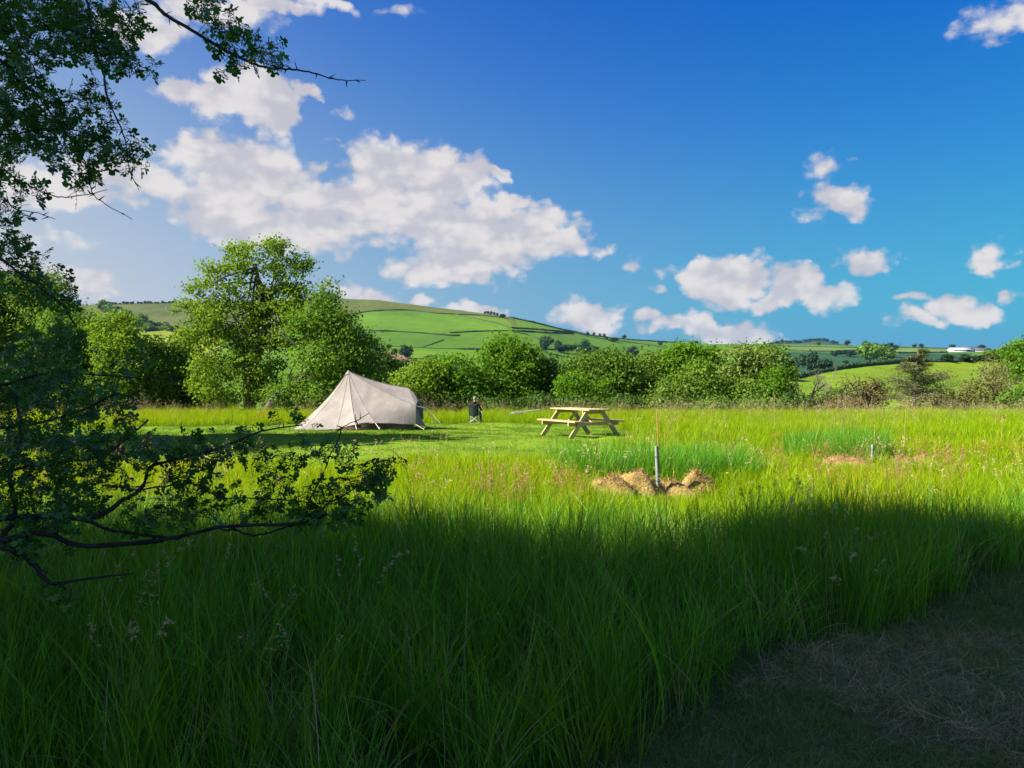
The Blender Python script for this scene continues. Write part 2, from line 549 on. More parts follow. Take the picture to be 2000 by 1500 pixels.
GREEN1, GREEN2, GREEN3 = (0.066, 0.135, 0.007), (0.078, 0.145, 0.008), (0.054, 0.115, 0.009)
MOOR, MOOR2, YEL, PLOUGH, PALE, CLOUD_SHADE = (0.072, 0.086, 0.018), (0.046, 0.068, 0.018), (0.14, 0.17, 0.012), (0.19, 0.095, 0.065), (0.085, 0.13, 0.03), (0.018, 0.055, 0.022)
zones_main = [
    (PP((640, 500), (640, 622), (700, 611), (760, 606), (800, 606), (850, 612), (885, 614), (985, 621), (1010, 640), (1010, 500)), MOOR),
    (PP((100, 500), (100, 645), (640, 645), (640, 500)), MOOR2),
    (PP((240, 644), (430, 641), (430, 700), (240, 700)), YEL),
    (PP((730, 681), (765, 688), (802, 701), (795, 716), (745, 720)), PLOUGH),
    (PP((725, 648), (897, 657), (840, 678), (760, 676), (710, 672)), GREEN3),
    (PP((880, 650), (1060, 650), (1060, 684), (760, 678), (840, 678)), GREEN1),
    (PP((885, 615), (1000, 641), (1140, 655), (1060, 630), (985, 621)), GREEN2),
    (PP((1060, 650), (1400, 676), (1400, 720), (1060, 720)), GREEN3),
]


def dec_main(px, py):
    for P_, c in zones_main:
        if inpoly(px, py, P_):
            if c is MOOR2:
                n = fbm(px, py * 3, .03, 4)
                return np.array(MOOR2) * (1 - n) + np.array((0.08, 0.085, .025)) * n
            return c
    return GREEN1


hill_main = Hill('hills', 'long green hill with hedged pastures under a brown moorland top', -500, 1500,
                 [(-500, 606), (0, 600), (140, 597), (200, 593), (350, 590), (520, 586), (660, 583), (740, 586), (800, 594), (880, 604), (960, 614), (1000, 621), (1050, 632),
                  (1100, 644), (1150, 654), (1250, 664), (1330, 669), (1400, 673), (1500, 690)],
                 [(-500, 800), (1500, 800)], 240, lambda px: np.interp(px, [-300, 400, 700, 1000, 1400], [900, 900, 1000, 950, 1100]), dec_main, 5, 110, 1.3, rough=0.8)

zones_far = [
    (PP((1500, 676), (1560, 677), (1680, 678), (1680, 687), (1620, 687), (1560, 684)), PALE),
    (PP((1690, 675), (1860, 679), (1860, 690), (1690, 686)), PALE),
    (PP((1480, 687), (1900, 691), (1900, 740), (1480, 740)), CLOUD_SHADE),  # passing cloud's shadow put into the field colour
    (PP((1300, 673), (1500, 674), (1500, 690), (1300, 690)), GREEN3),
]


def dec_far(px, py):
    for P_, c in zones_far:
        if inpoly(px, py, P_):
            return c
    return GREEN3


hill_far = Hill('hills', 'low far pastures in stripes below the skyline', 1240, 2700,
                [(1240, 690), (1300, 678), (1400, 672), (1500, 672), (1560, 673), (1700, 675), (1800, 677), (1860, 681), (2000, 682), (2700, 690)],
                [(1240, 790), (2700, 790)], 230, 1250, dec_far, 6, 90, 2.2)
hill_blue = Hill('hills', 'distant wooded hill faded blue on the skyline', 1440, 1760,
                 [(1440, 690), (1480, 676), (1520, 668), (1560, 667), (1585, 664), (1600, 663), (1620, 665), (1640, 671), (1680, 676), (1760, 690)],
                 [(1440, 700), (1760, 700)], 2300, 2900, lambda a, b_: (0.03, 0.055, 0.03), 4, 14)


def dec_near(px, py):
    n = fbm(px, py * 3, .012, 7)
    return np.array((0.145, 0.185, 0.010)) * (1 - n) + np.array((0.075, 0.16, 0.009)) * n


hill_near = Hill('hills', 'rounded bright pasture bank close behind the right hedgerow', 1500, 2800,
                 [(1500, 752), (1535, 744), (1590, 731), (1650, 720), (1700, 714), (1750, 710), (1820, 707), (1950, 706), (2050, 708), (2400, 715), (2800, 740)],
                 [(1500, 815), (2800, 815)], 72, lambda px: np.interp(px, [1500, 1600, 1900], [125, 150, 190]), dec_near, 6, 60, 1.0, back=1.15)


# ------------------------------------------------------------------ foliage
def leaf_cloud(mb, rng, cen, size, outward, tint, asp=0.6):
    n = len(cen)
    nr = rng.normal(size=(n, 3)) * 0.75 + outward * 0.7 + np.array([0, 0, 0.35])
    nr /= np.linalg.norm(nr, axis=1)[:, None]
    t = np.cross(nr, rng.normal(size=(n, 3)))
    t /= np.linalg.norm(t, axis=1)[:, None] + 1e-9
    b = np.cross(nr, t)
    s = (size * (0.65 + 0.7 * rng.rand(n)))[:, None]
    V = np.stack([cen - t * s, cen - b * s * asp + t * s * .15, cen + t * s, cen + b * s * asp + t * s * .15], 1).reshape(-1, 3)
    f = np.arange(4 * n).reshape(-1, 4)
    mb.add(V, f, np.repeat(tint, 4))


def crown(mb, rng, lobes, n, size, clump_r, per=26, shell=0.5, flat=0.7):
    """lobes: rows (cx, cy, cz, rx, ry, rz); leaves gather in clumps through each lobe's volume"""
    L = np.array(lobes, float)
    w = (L[:, 3] * L[:, 5]) + (L[:, 3] * L[:, 4])
    nc = max(3, n // per)
    k = rng.choice(len(L), nc, p=w / w.sum())
    d = rng.normal(size=(nc, 3))
    d /= np.linalg.norm(d, axis=1)[:, None]
    r = shell + (1.02 - shell) * rng.rand(nc) ** 0.6
    r[rng.rand(nc) < 0.06] *= 1.1
    cc = L[k, :3] + d * L[k, 3:6] * r[:, None]
    ct = rng.rand(nc)
    rep = rng.poisson(per, nc) + 4
    idx = np.repeat(np.arange(nc), rep)
    off = rng.normal(size=(len(idx), 3)) * clump_r * (0.6 + 0.8 * rng.rand(nc))[idx][:, None]
    off[:, 2] *= flat
    cen = cc[idx] + off
    out = d[idx] + off / (clump_r + 1e-6) * 0.5
    out /= np.linalg.norm(out, axis=1)[:, None] + 1e-9
    tint = np.clip(ct[idx] * 0.6 + rng.rand(len(idx)) * 0.45, 0, 1)
    leaf_cloud(mb, rng, cen, np.full(len(idx), size), out, tint)
    return cc


def limb_path(rng, a, b, sag=0.15, n=6, jit=0.05):
    a, b = np.array(a, float), np.array(b, float)
    L = np.linalg.norm(b - a)
    mid = (a + b) / 2 + np.array([rng.uniform(-.1, .1), rng.uniform(-.1, .1), sag]) * L
    P = bezier(a, mid, b, n)
    P[1:-1] += rng.normal(size=(n - 2, 3)) * L * jit * .4
    return P


MATS = {}


def tree_leaf_mat(key):
    if key in MATS: return MATS[key]
    pal = {
        'lime': ((0.085, 0.175, 0.012), (0.215, 0.325, 0.026), .42),
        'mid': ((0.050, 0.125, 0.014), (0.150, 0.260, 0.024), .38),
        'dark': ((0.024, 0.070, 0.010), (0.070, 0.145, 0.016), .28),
        'olive': ((0.062, 0.130, 0.012), (0.155, 0.255, 0.026), .36),
        'fresh': ((0.050, 0.140, 0.006), (0.130, 0.260, 0.012), .42),
        'pale': ((0.085, 0.145, 0.028), (0.200, 0.270, 0.055), .38),
        'russet': ((0.065, 0.058, 0.022), (0.15, 0.12, 0.045), .25),
        'twiggy': ((0.09, 0.105, 0.028), (0.19, 0.20, 0.05), .25),
        'needle': ((0.035, 0.055, 0.016), (0.105, 0.125, 0.036), .2),
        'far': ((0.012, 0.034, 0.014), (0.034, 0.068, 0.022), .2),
    }[key]
    MATS[key] = leaf_mat('leaves_' + key, pal[0], pal[1], pal[2], (1.4, 1.35, .5), 0.65, spec=.1)
    return MATS[key]


def px_tree(name, label, cat, lobes_px, D, mat, seed, layers=7, leaf_px=3.6, trunk=None, limbs=None, group=None, bark='bark', clump_px=15, base_z=None,
            depth=1.0, shell=.58, nlimb=7, tr=0.22):
    """a tree or bush: lobes given as photograph pixels (cx, cy, rx, ry), built in metres at distance D"""
    rng = np.random.RandomState(seed)
    m = D / F
    cxm = np.mean([l[0] for l in lobes_px])
    if trunk is None:
        trunk = [(cxm, None)]
    bx = (trunk[0][0] - 1000) * m
    bz = float(gz(bx, D)) if base_z is None else base_z
    root = empty(name, (bx, D, bz))
    org = np.array([bx, D, bz])
    tag(root, label, cat, group)
    L = []
    area = 0
    for (cx, cy, rx, ry) in lobes_px:
        c = at(cx, cy, D)
        ryd = (rx + ry) / 2 * m * depth
        L.append([c[0] - org[0], rng.uniform(-.35, .35) * ryd, c[2] - org[2], rx * m, ryd, ry * m])
        area += math.pi * rx * ry
    n = int(area / (leaf_px ** 2 * 1.2) * layers)
    mb = MB()
    cc = crown(mb, rng, L, n, leaf_px * m, clump_px * m * .6, shell=shell)
    mb.build('crown', tree_leaf_mat(mat), root)
    tb = MB()
    pts = [np.array([0, 0, -.3])]
    for t_ in trunk[1:]:
        pts.append(at(t_[0], t_[1], D) - org)
    if len(trunk) == 1:
        top = np.array(L[0][:3])
        pts.append(top * np.array([.4, .4, .5]))
        pts.append(top)
    P = spline(pts, 5)
    tube(tb, P, np.linspace(tr, tr * .12, len(P)), 8)
    tb.build('trunk', M[bark], root, smooth_=True)
    if limbs:
        for lp in limbs:
            lb = MB()
            Q = spline([np.array([*(at(q[0], q[1], D) - org)]) + np.array([0, (rng.rand() - .5) * .8 * (i > 0), 0]) for i, q in enumerate(lp[0])], 5)
            tube(lb, Q, np.linspace(lp[1], lp[1] * .3, len(Q)), 6)
            lb.build('limb', M[bark], root, smooth_=True)
    tw = MB()
    sel = cc[rng.choice(len(cc), min(len(cc), nlimb * 3), replace=False)]
    for q in sel:
        i0 = rng.randint(len(P) // 3, len(P))
        tube(tw, limb_path(rng, P[i0], q, .05, 5), np.linspace(tr * .22, .012, 5), 4)
    if len(sel):
        tw.build('branches', M[bark], root)
    return root


# ---- big tree behind the tent and its neighbours
px_tree('sycamore_tree', 'tall bright green spreading tree behind the left side of the tent', 'tree',
        [(500, 508, 52, 30), (446, 548, 44, 32), (570, 538, 34, 38), (400, 600, 32, 34), (545, 585, 62, 30), (450, 618, 72, 36), (600, 600, 44, 44), (560, 650, 60, 30),
         (430, 690, 58, 48), (500, 700, 50, 48), (455, 755, 52, 44), (415, 740, 40, 48), (380, 652, 34, 30), (520, 765, 40, 32), (386, 558, 20, 16), (468, 488, 26, 14), (540, 482, 26, 14), (592, 512, 16, 20), (362, 612, 18, 26), (418, 520, 24, 14), (630, 590, 18, 24), (360, 660, 16, 18)], 50, 'lime', 11,
        layers=3.1, leaf_px=2.9, trunk=[(490, 800), (486, 740), (508, 680), (516, 630), (520, 590), (506, 550), (500, 515)],
        limbs=[([(520, 598), (536, 572), (548, 560), (560, 530)], .10), ([(512, 668), (530, 640), (555, 628), (590, 600)], .09), ([(500, 690), (470, 640), (450, 600), (440, 570)], .10),
               ([(498, 700), (440, 650), (425, 630), (398, 622)], .12), ([(514, 630), (490, 600), (452, 570), (420, 540)], .10)],
        clump_px=13, shell=.62, tr=.40, nlimb=12)
px_tree('leaning_tree', 'leaning tree with a slanting limb between the big bright tree and the tent', 'tree',
        [(640, 580, 30, 32), (622, 625, 58, 34), (662, 640, 46, 40), (690, 690, 48, 46), (640, 700, 62, 40), (708, 738, 42, 40), (600, 755, 62, 36), (660, 765, 60, 34), (560, 770, 42, 26)],
        47.5, 'mid', 12, layers=4, leaf_px=2.9, trunk=[(505, 800), (540, 775), (575, 750), (605, 722), (614, 680), (618, 640)],
        limbs=[([(608, 715), (650, 690), (680, 670)], .11), ([(614, 672), (632, 640), (645, 600)], .10), ([(610, 700), (560, 660), (545, 650)], .09)], clump_px=17, shell=.35, tr=.30)
# ---- left wood
LW = [
    ('grey green airy tree rising highest at the left edge', [(20, 575, 80, 46), (90, 570, 48, 40), (60, 640, 90, 60), (-60, 600, 80, 70), (-40, 690, 90, 80)], 56, 'olive', 5.0, .28),
    ('dense dark tree beside the airy left edge tree', [(140, 650, 62, 52), (175, 690, 70, 60), (110, 700, 70, 60), (150, 750, 90, 50)], 53, 'mid', 7, .4),
    ('yellow green rounded tree stepping down from the dark left tree', [(215, 640, 40, 30), (235, 680, 52, 44), (255, 720, 60, 50), (225, 760, 60, 40)], 51, 'lime', 7, .4),
    ('small rounded tree below the yellow field on the left', [(300, 690, 34, 28), (310, 730, 46, 40), (300, 770, 56, 34)], 52, 'mid', 7, .4),
    ('dark green bushy tree left of the big bright tree', [(350, 695, 36, 34), (372, 735, 42, 44), (350, 775, 54, 32)], 54, 'mid', 7, .4),
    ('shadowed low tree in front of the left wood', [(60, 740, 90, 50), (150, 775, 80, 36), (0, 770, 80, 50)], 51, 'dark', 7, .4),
]
for i, (lab, lo, D, mt, ly, sh) in enumerate(LW):
    px_tree('broadleaf_tree', lab, 'tree', lo, D, mt, 30 + i, layers=ly, leaf_px=2.9, shell=sh, group='trees of the left wood')
# ---- trees across the middle
MT = [
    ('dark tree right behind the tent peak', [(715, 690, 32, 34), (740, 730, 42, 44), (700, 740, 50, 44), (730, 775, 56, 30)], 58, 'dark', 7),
    ('yellow green bushy tree behind the tent awning', [(830, 742, 48, 34), (800, 760, 40, 34), (860, 770, 50, 32), (840, 716, 26, 16)], 56, 'lime', 6.5),
    ('leafy green tree behind the sitting person', [(890, 722, 46, 32), (915, 760, 52, 40), (870, 780, 50, 26)], 57, 'fresh', 6.5),
    ('tallest bright round headed tree right of the sitting person', [(990, 682, 40, 26), (968, 705, 34, 28), (1015, 706, 40, 30), (990, 735, 60, 40), (1000, 775, 56, 28), (1035, 735, 20, 24)], 58, 'fresh', 7),
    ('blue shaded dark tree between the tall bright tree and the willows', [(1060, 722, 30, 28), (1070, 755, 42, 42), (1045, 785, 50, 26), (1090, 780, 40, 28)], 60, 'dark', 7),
    ('broad smooth domed willow behind the picnic table', [(1150, 716, 50, 28), (1190, 712, 46, 26), (1165, 750, 70, 42), (1215, 745, 44, 46), (1180, 785, 80, 26), (1245, 775, 40, 30)], 60, 'mid', 7.5),
    ('light green small tree in front of the broad willow', [(1120, 755, 34, 34), (1140, 785, 40, 22), (1182, 765, 20, 24)], 55, 'fresh', 6),
    ('hazy olive tree between the willow and the round topped tree', [(1275, 708, 32, 20), (1268, 735, 40, 34), (1290, 770, 40, 34)], 62, 'olive', 6.5),
    ('round topped full green tree over the middle hedge', [(1350, 690, 46, 24), (1330, 715, 46, 32), (1378, 715, 34, 32), (1345, 745, 56, 34)], 62, 'fresh', 7),
    ('low twiggy bush under the round topped tree', [(1340, 762, 60, 34), (1370, 735, 36, 30), (1320, 785, 60, 22)], 56, 'olive', 5),
    ('yellowish blossoming tree on a dark stem', [(1450, 700, 38, 26), (1480, 720, 34, 28), (1440, 730, 36, 26), (1470, 750, 30, 20), (1500, 700, 20, 20)], 58, 'pale', 4.6),
    ('domed green tree behind the yellowish tree', [(1492, 698, 34, 28), (1510, 730, 30, 40), (1400, 750, 40, 40)], 66, 'mid', 7),
    ('dense green bush under the yellowish tree', [(1450, 775, 66, 34), (1400, 785, 60, 24)], 57, 'olive', 6),
    ('bright leafy bush ending the middle wood', [(1515, 755, 30, 40), (1500, 780, 50, 30), (1535, 785, 24, 22)], 56, 'fresh', 6.5),
]
for i, (lab, lo, D, mt, ly) in enumerate(MT):
    px_tree('broadleaf_tree', lab, 'tree', lo, D, mt, 60 + i, layers=ly * .72, leaf_px=2.9, group='trees behind the camping field',
            trunk=[(1457, 800), (1454, 760), (1452, 730), (1450, 705)] if 'dark stem' in lab else None, bark='darkbark' if 'dark stem' in lab else 'bark')
# undergrowth line that closes the gaps
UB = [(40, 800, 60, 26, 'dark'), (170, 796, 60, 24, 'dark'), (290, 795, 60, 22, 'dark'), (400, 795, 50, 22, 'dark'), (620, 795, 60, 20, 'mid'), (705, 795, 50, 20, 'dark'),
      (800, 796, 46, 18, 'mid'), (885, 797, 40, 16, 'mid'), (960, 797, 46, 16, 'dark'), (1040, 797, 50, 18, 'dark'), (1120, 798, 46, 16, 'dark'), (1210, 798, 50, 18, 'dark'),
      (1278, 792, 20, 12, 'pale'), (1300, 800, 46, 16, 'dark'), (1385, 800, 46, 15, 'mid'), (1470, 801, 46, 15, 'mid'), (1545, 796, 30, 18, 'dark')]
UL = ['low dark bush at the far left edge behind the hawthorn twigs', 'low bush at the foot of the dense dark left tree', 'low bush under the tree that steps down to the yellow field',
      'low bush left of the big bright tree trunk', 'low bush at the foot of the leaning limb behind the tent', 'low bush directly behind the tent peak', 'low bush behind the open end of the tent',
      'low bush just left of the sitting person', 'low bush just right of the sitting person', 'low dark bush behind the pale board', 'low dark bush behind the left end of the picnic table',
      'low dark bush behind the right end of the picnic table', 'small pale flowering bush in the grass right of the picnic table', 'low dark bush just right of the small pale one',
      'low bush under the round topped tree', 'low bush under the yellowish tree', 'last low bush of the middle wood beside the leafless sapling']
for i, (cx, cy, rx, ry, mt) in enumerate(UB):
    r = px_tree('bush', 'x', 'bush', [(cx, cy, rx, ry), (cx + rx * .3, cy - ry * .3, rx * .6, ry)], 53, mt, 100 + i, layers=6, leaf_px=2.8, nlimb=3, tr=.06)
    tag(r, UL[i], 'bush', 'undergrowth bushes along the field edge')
# right side hedgerow
RH = [
    ('rounded dark green shrub between the two leafless saplings', [(1640, 775, 36, 18), (1615, 790, 34, 16), (1570, 788, 20, 16)], 60, 'mid', 7, 'shrub'),
    ('russet twiggy shrub left of the dark conifer', [(1655, 792, 30, 16), (1690, 786, 30, 20), (1700, 760, 22, 16)], 57, 'russet', 4, 'shrub'),
    ('yellow brown thicket right of the conifer', [(1880, 775, 44, 28), (1925, 768, 40, 36), (1860, 795, 40, 18)], 58, 'twiggy', 2.4, 'shrub'),
    ('tall thin brownish bush at the right edge of the thicket', [(1940, 730, 14, 36), (1950, 770, 28, 34)], 60, 'twiggy', 2.0, 'shrub'),
    ('dark green shrub at the right edge of the frame', [(1985, 785, 36, 22), (2030, 780, 40, 28)], 56, 'mid', 6.5, 'shrub'),
    ('bright green round tree standing on the bank at the right edge', [(2000, 700, 34, 34), (1990, 722, 26, 20), (2030, 690, 40, 40)], 120, 'fresh', 7, 'tree'),
]
for i, (lab, lo, D, mt, ly, cat) in enumerate(RH):
    px_tree('shrub' if cat != 'tree' else 'broadleaf_tree', lab, cat, lo, D, mt, 140 + i, layers=ly, leaf_px=2.1 if mt in ('russet', 'twiggy') else 3.0, nlimb=8, tr=.07 if cat != 'tree' else .3,
            base_z=float(hill_near.p(1995, 745)[2]) if D == 120 else None)


# ---- leafless trees
def bare_tree(name, label, px, D, top_py, seed, spread=.5, r0=.09, depth=5, bark='bark', leafy=None, width=1.0, nleaf=0):
    rng = np.random.RandomState(seed)
    bx = (px - 1000) * D / F
    bz = float(gz(bx, D))
    H = at(px, top_py, D)[2] - bz
    root = empty(name, (bx, D, bz))
    tag(root, label, 'tree')
    mb, lf, tips = MB(), MB(), []
    tk = MB()

    def grow(p, d, L, r, lev):
        n = 4
        q = [p]
        dd = d.copy()
        for i in range(n):
            dd = dd + rng.normal(size=3) * 0.12 + np.array([0, 0, .05])
            dd /= np.linalg.norm(dd)
            q.append(q[-1] + dd * L / n)
        tube(tk if lev == 0 else mb, q, np.linspace(r, r * .6, n + 1), 6 if lev == 0 else 4 if lev < 3 else 3)
        if lev >= depth:
            tips.append(q[-1])
            return
        for c in range(rng.randint(2, 4) + (lev == 1)):
            k = rng.randint(2, n + 1)
            a = rng.normal(size=3) * np.array([width, width, .3])
            nd = dd * (1 - spread * .5) + a / (np.linalg.norm(a) + 1e-6) * spread
            nd /= np.linalg.norm(nd)
            grow(q[k], nd, L * rng.uniform(.6, .85), r * .55, lev + 1)
    grow(np.zeros(3), np.array([0.02, 0, 1.0]), H * .3, r0, 0)
    V = np.concatenate(mb.v + tk.v)
    k = H / max(V[:, 2].max(), .1)
    for m_ in (mb, tk):
        m_.v = [v * np.array([min(k, 1.3), min(k, 1.3), k]) for v in m_.v]
    tk.build('trunk', M[bark], root)
    mb.build('branches', M[bark], root)
    if leafy and nleaf:
        tp = np.array(tips) * np.array([min(k, 1.3), min(k, 1.3), k])
        c = tp[rng.randint(len(tp), size=nleaf)] + rng.normal(size=(nleaf, 3)) * .15
        leaf_cloud(lf, rng, c, np.full(nleaf, .07), rng.normal(size=(nleaf, 3)), rng.rand(nleaf))
        lf.build('crown', tree_leaf_mat(leafy), root)
    return root


bare_tree('bare_tree', 'leafless dark sapling just right of the middle wood', 1574, 55, 728, 3, .55, .17, 5, 'darkbark')
bare_tree('bare_tree', 'thin pale leafless sapling, slimmest on the bright bank', 1615, 60, 712, 8, .3, .09, 5, 'palebark', width=.5)
bare_tree('bare_tree', 'wide half leafless tree left of the conifer', 1688, 57, 722, 5, .75, .22, 5, 'darkbark', 'twiggy', 1.1, 900)
bare_tree('bare_tree', 'slender brown sapling above the right thicket', 1938, 60, 708, 14, .3, .09, 5, 'palebark', 'twiggy', .5, 500)


# ---- conifer
def conifer():
    rng = np.random.RandomState(21)
    D, px = 56, 1783
    m = D / F
    bx = (px - 1000) * m
    bz = float(gz(bx, D))
    root = empty('conifer_tree', (bx, D, bz))
    tag(root, 'ragged dark conifer with bare lower twigs standing above the long grass', 'tree')
    top = at(1790, 684, D)
    H = top[2] - bz
    tk = MB()
    P = spline([(0, 0, -.2), (.12, 0, H * .3), (.2, .05, H * .65), (.35, 0, H)], 6)
    tube(tk, P, np.linspace(.16, .02, len(P)), 8)
    tk.build('trunk', M['palebark'], root, smooth_=True)
    br, nd = MB(), MB()
    for i in range(62):
        f_ = 0.12 + 0.88 * (i / 62) ** .95 + rng.uniform(-.02, .0)
        z = H * f_
        p0 = np.array([np.interp(z, P[:, 2], P[:, 0]), 0, z])
        a = rng.rand() * 2 * math.pi
        L = (1 - f_) ** .6 * 3.0 * rng.uniform(.4, 1.2) + .2
        d = np.array([math.cos(a), math.sin(a), rng.uniform(-.2, .35)])
        q = limb_path(rng, p0, p0 + d * L, .07, 6)
        bare = f_ < .34 and rng.rand() < .5
        tube(br, q, np.linspace(.035, .008, 6), 4)
        for j in range(9):
            t = rng.uniform(.35, 1)
            p = q[min(5, int(t * 5))]
            sd_ = np.array([-d[1], d[0], 0]) * rng.choice([-1, 1]) + d * .7
            L2 = L * rng.uniform(.15, .34) + .1
            q2 = np.array([p, p + sd_ * L2 * .5 + [0, 0, .02], p + sd_ * L2])
            tube(br, q2, [.012, .008, .004], 3)
            if not bare:
                nn = 22
                c = p + sd_ * L2 * rng.rand(nn)[:, None] + rng.normal(size=(nn, 3)) * np.array([.13, .13, .06])
                leaf_cloud(nd, rng, c, np.full(nn, .075), np.tile([0, 0, 1.0], (nn, 1)), rng.rand(nn), .3)
    for (cx, cy, rx, ry, n) in ((1822, 765, 26, 22, 1500), (1800, 735, 22, 20, 700), (1748, 752, 26, 24, 900), (1765, 722, 16, 16, 350), (1835, 735, 16, 6, 160)):
        c0 = at(cx, cy, D) - np.array([bx, D, bz])
        kk = rng.normal(size=(n // 12, 3)) * np.array([rx * m * .6, .8, ry * m * .6]) + c0
        c = kk[rng.randint(len(kk), size=n)] + rng.normal(size=(n, 3)) * np.array([.22, .22, .07])
        leaf_cloud(nd, rng, c, np.full(n, .075), np.tile([0, 0, 1.0], (n, 1)), rng.rand(n), .3)
        for q_ in kk[::4]:
            tube(br, limb_path(rng, [.15, 0, q_[2] * .9], q_, .03, 5), np.linspace(.03, .006, 5), 4)
    br.build('branches', M['palebark'], root)
    nd.build('crown', tree_leaf_mat('needle'), root)


conifer()

# ------------------------------------------------------------------ far trees and hedges
lib = []
for s in range(5):
    rng = np.random.RandomState(300 + s)
    mb = MB()
    lob = [(0, 0, .62, .42, .42, .36)] + [(rng.uniform(-.26, .26), rng.uniform(-.26, .26), rng.uniform(.35, .78), .26, .26, .22) for _ in range(5)]
    crown(mb, rng, lob, 900, .07, .09, 20, .55)
    lib.append(mb.mesh('crown', tree_leaf_mat('far')))
lib_lit = []  # same crowns with brighter leaves: sunlight put into the leaf colour
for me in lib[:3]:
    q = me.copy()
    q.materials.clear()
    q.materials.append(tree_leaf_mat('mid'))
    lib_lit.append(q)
tkm = MB()
tube(tkm, [(0, 0, -.1), (.01, 0, .2), (0, .01, .55)], [.045, .035, .02], 5)
trunk_me = tkm.mesh('trunk', M['bark'])


def far_tree(p, w, h, i, lit=False, label=None, group=None):
    """w, h in metres"""
    root = empty('broadleaf_tree', p)
    root.rotation_euler = (0, 0, i * 1.7)
    root.scale = (w, w, h)
    tag(root, label, 'tree', group)
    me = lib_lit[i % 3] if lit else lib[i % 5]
    for nm, m_ in (('crown', me), ('trunk', trunk_me)):
        o = bpy.data.objects.new(nm, m_)
        C.objects.link(o)
        o.parent = root
    return root


def hill_tree(hill, px, py, wpx, hpx, i, lit=False, label=None, group=None):
    p = hill.p(px, py)
    m = p[1] / F
    return far_tree(p - np.array([0, 0, .2]), wpx * m, hpx * m, i, lit, label, group)


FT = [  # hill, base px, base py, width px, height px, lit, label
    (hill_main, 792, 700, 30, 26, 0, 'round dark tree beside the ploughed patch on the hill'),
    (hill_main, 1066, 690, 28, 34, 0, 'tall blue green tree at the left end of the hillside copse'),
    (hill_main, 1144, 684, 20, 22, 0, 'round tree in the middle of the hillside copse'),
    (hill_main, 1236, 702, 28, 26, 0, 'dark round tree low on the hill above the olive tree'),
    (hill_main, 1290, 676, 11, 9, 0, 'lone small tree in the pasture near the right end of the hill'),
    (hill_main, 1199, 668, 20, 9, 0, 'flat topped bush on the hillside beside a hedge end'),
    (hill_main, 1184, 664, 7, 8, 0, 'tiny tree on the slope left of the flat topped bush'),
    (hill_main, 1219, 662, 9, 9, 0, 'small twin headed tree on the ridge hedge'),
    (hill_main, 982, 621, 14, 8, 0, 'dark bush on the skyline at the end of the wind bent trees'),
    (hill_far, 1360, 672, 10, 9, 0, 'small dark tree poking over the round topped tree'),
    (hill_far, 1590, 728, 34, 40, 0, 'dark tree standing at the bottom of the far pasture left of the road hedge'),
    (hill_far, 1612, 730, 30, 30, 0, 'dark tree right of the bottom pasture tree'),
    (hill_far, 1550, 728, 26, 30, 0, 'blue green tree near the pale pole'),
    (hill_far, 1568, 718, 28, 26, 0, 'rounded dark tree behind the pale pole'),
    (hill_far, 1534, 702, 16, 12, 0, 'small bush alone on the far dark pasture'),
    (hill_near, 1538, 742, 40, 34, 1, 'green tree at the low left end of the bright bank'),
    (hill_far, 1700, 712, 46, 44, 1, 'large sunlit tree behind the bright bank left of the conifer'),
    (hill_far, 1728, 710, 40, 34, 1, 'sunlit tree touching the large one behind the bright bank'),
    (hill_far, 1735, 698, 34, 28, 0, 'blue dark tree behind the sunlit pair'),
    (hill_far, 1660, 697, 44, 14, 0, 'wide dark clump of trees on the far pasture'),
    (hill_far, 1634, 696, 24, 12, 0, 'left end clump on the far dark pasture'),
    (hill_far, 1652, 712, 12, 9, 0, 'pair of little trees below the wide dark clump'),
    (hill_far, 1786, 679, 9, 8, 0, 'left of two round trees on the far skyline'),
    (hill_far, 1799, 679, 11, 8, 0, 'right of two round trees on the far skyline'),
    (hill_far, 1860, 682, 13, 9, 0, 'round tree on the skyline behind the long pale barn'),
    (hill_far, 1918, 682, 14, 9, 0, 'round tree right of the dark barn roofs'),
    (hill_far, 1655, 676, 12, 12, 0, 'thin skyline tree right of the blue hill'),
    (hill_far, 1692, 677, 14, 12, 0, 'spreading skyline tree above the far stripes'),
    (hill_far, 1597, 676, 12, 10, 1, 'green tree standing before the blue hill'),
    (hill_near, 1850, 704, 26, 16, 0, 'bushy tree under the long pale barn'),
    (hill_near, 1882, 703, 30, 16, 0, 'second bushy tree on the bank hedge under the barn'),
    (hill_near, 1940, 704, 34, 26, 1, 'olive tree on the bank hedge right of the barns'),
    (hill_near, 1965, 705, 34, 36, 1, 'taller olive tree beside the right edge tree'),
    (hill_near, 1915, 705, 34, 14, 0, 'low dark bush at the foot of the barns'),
]
for i, (h_, px, py, w_, hp, lit, lab) in enumerate(FT):
    hill_tree(h_, px, py, w_, hp, i, lit, lab, 'trees on the far hills')
rr = random.Random(8)
k = 200
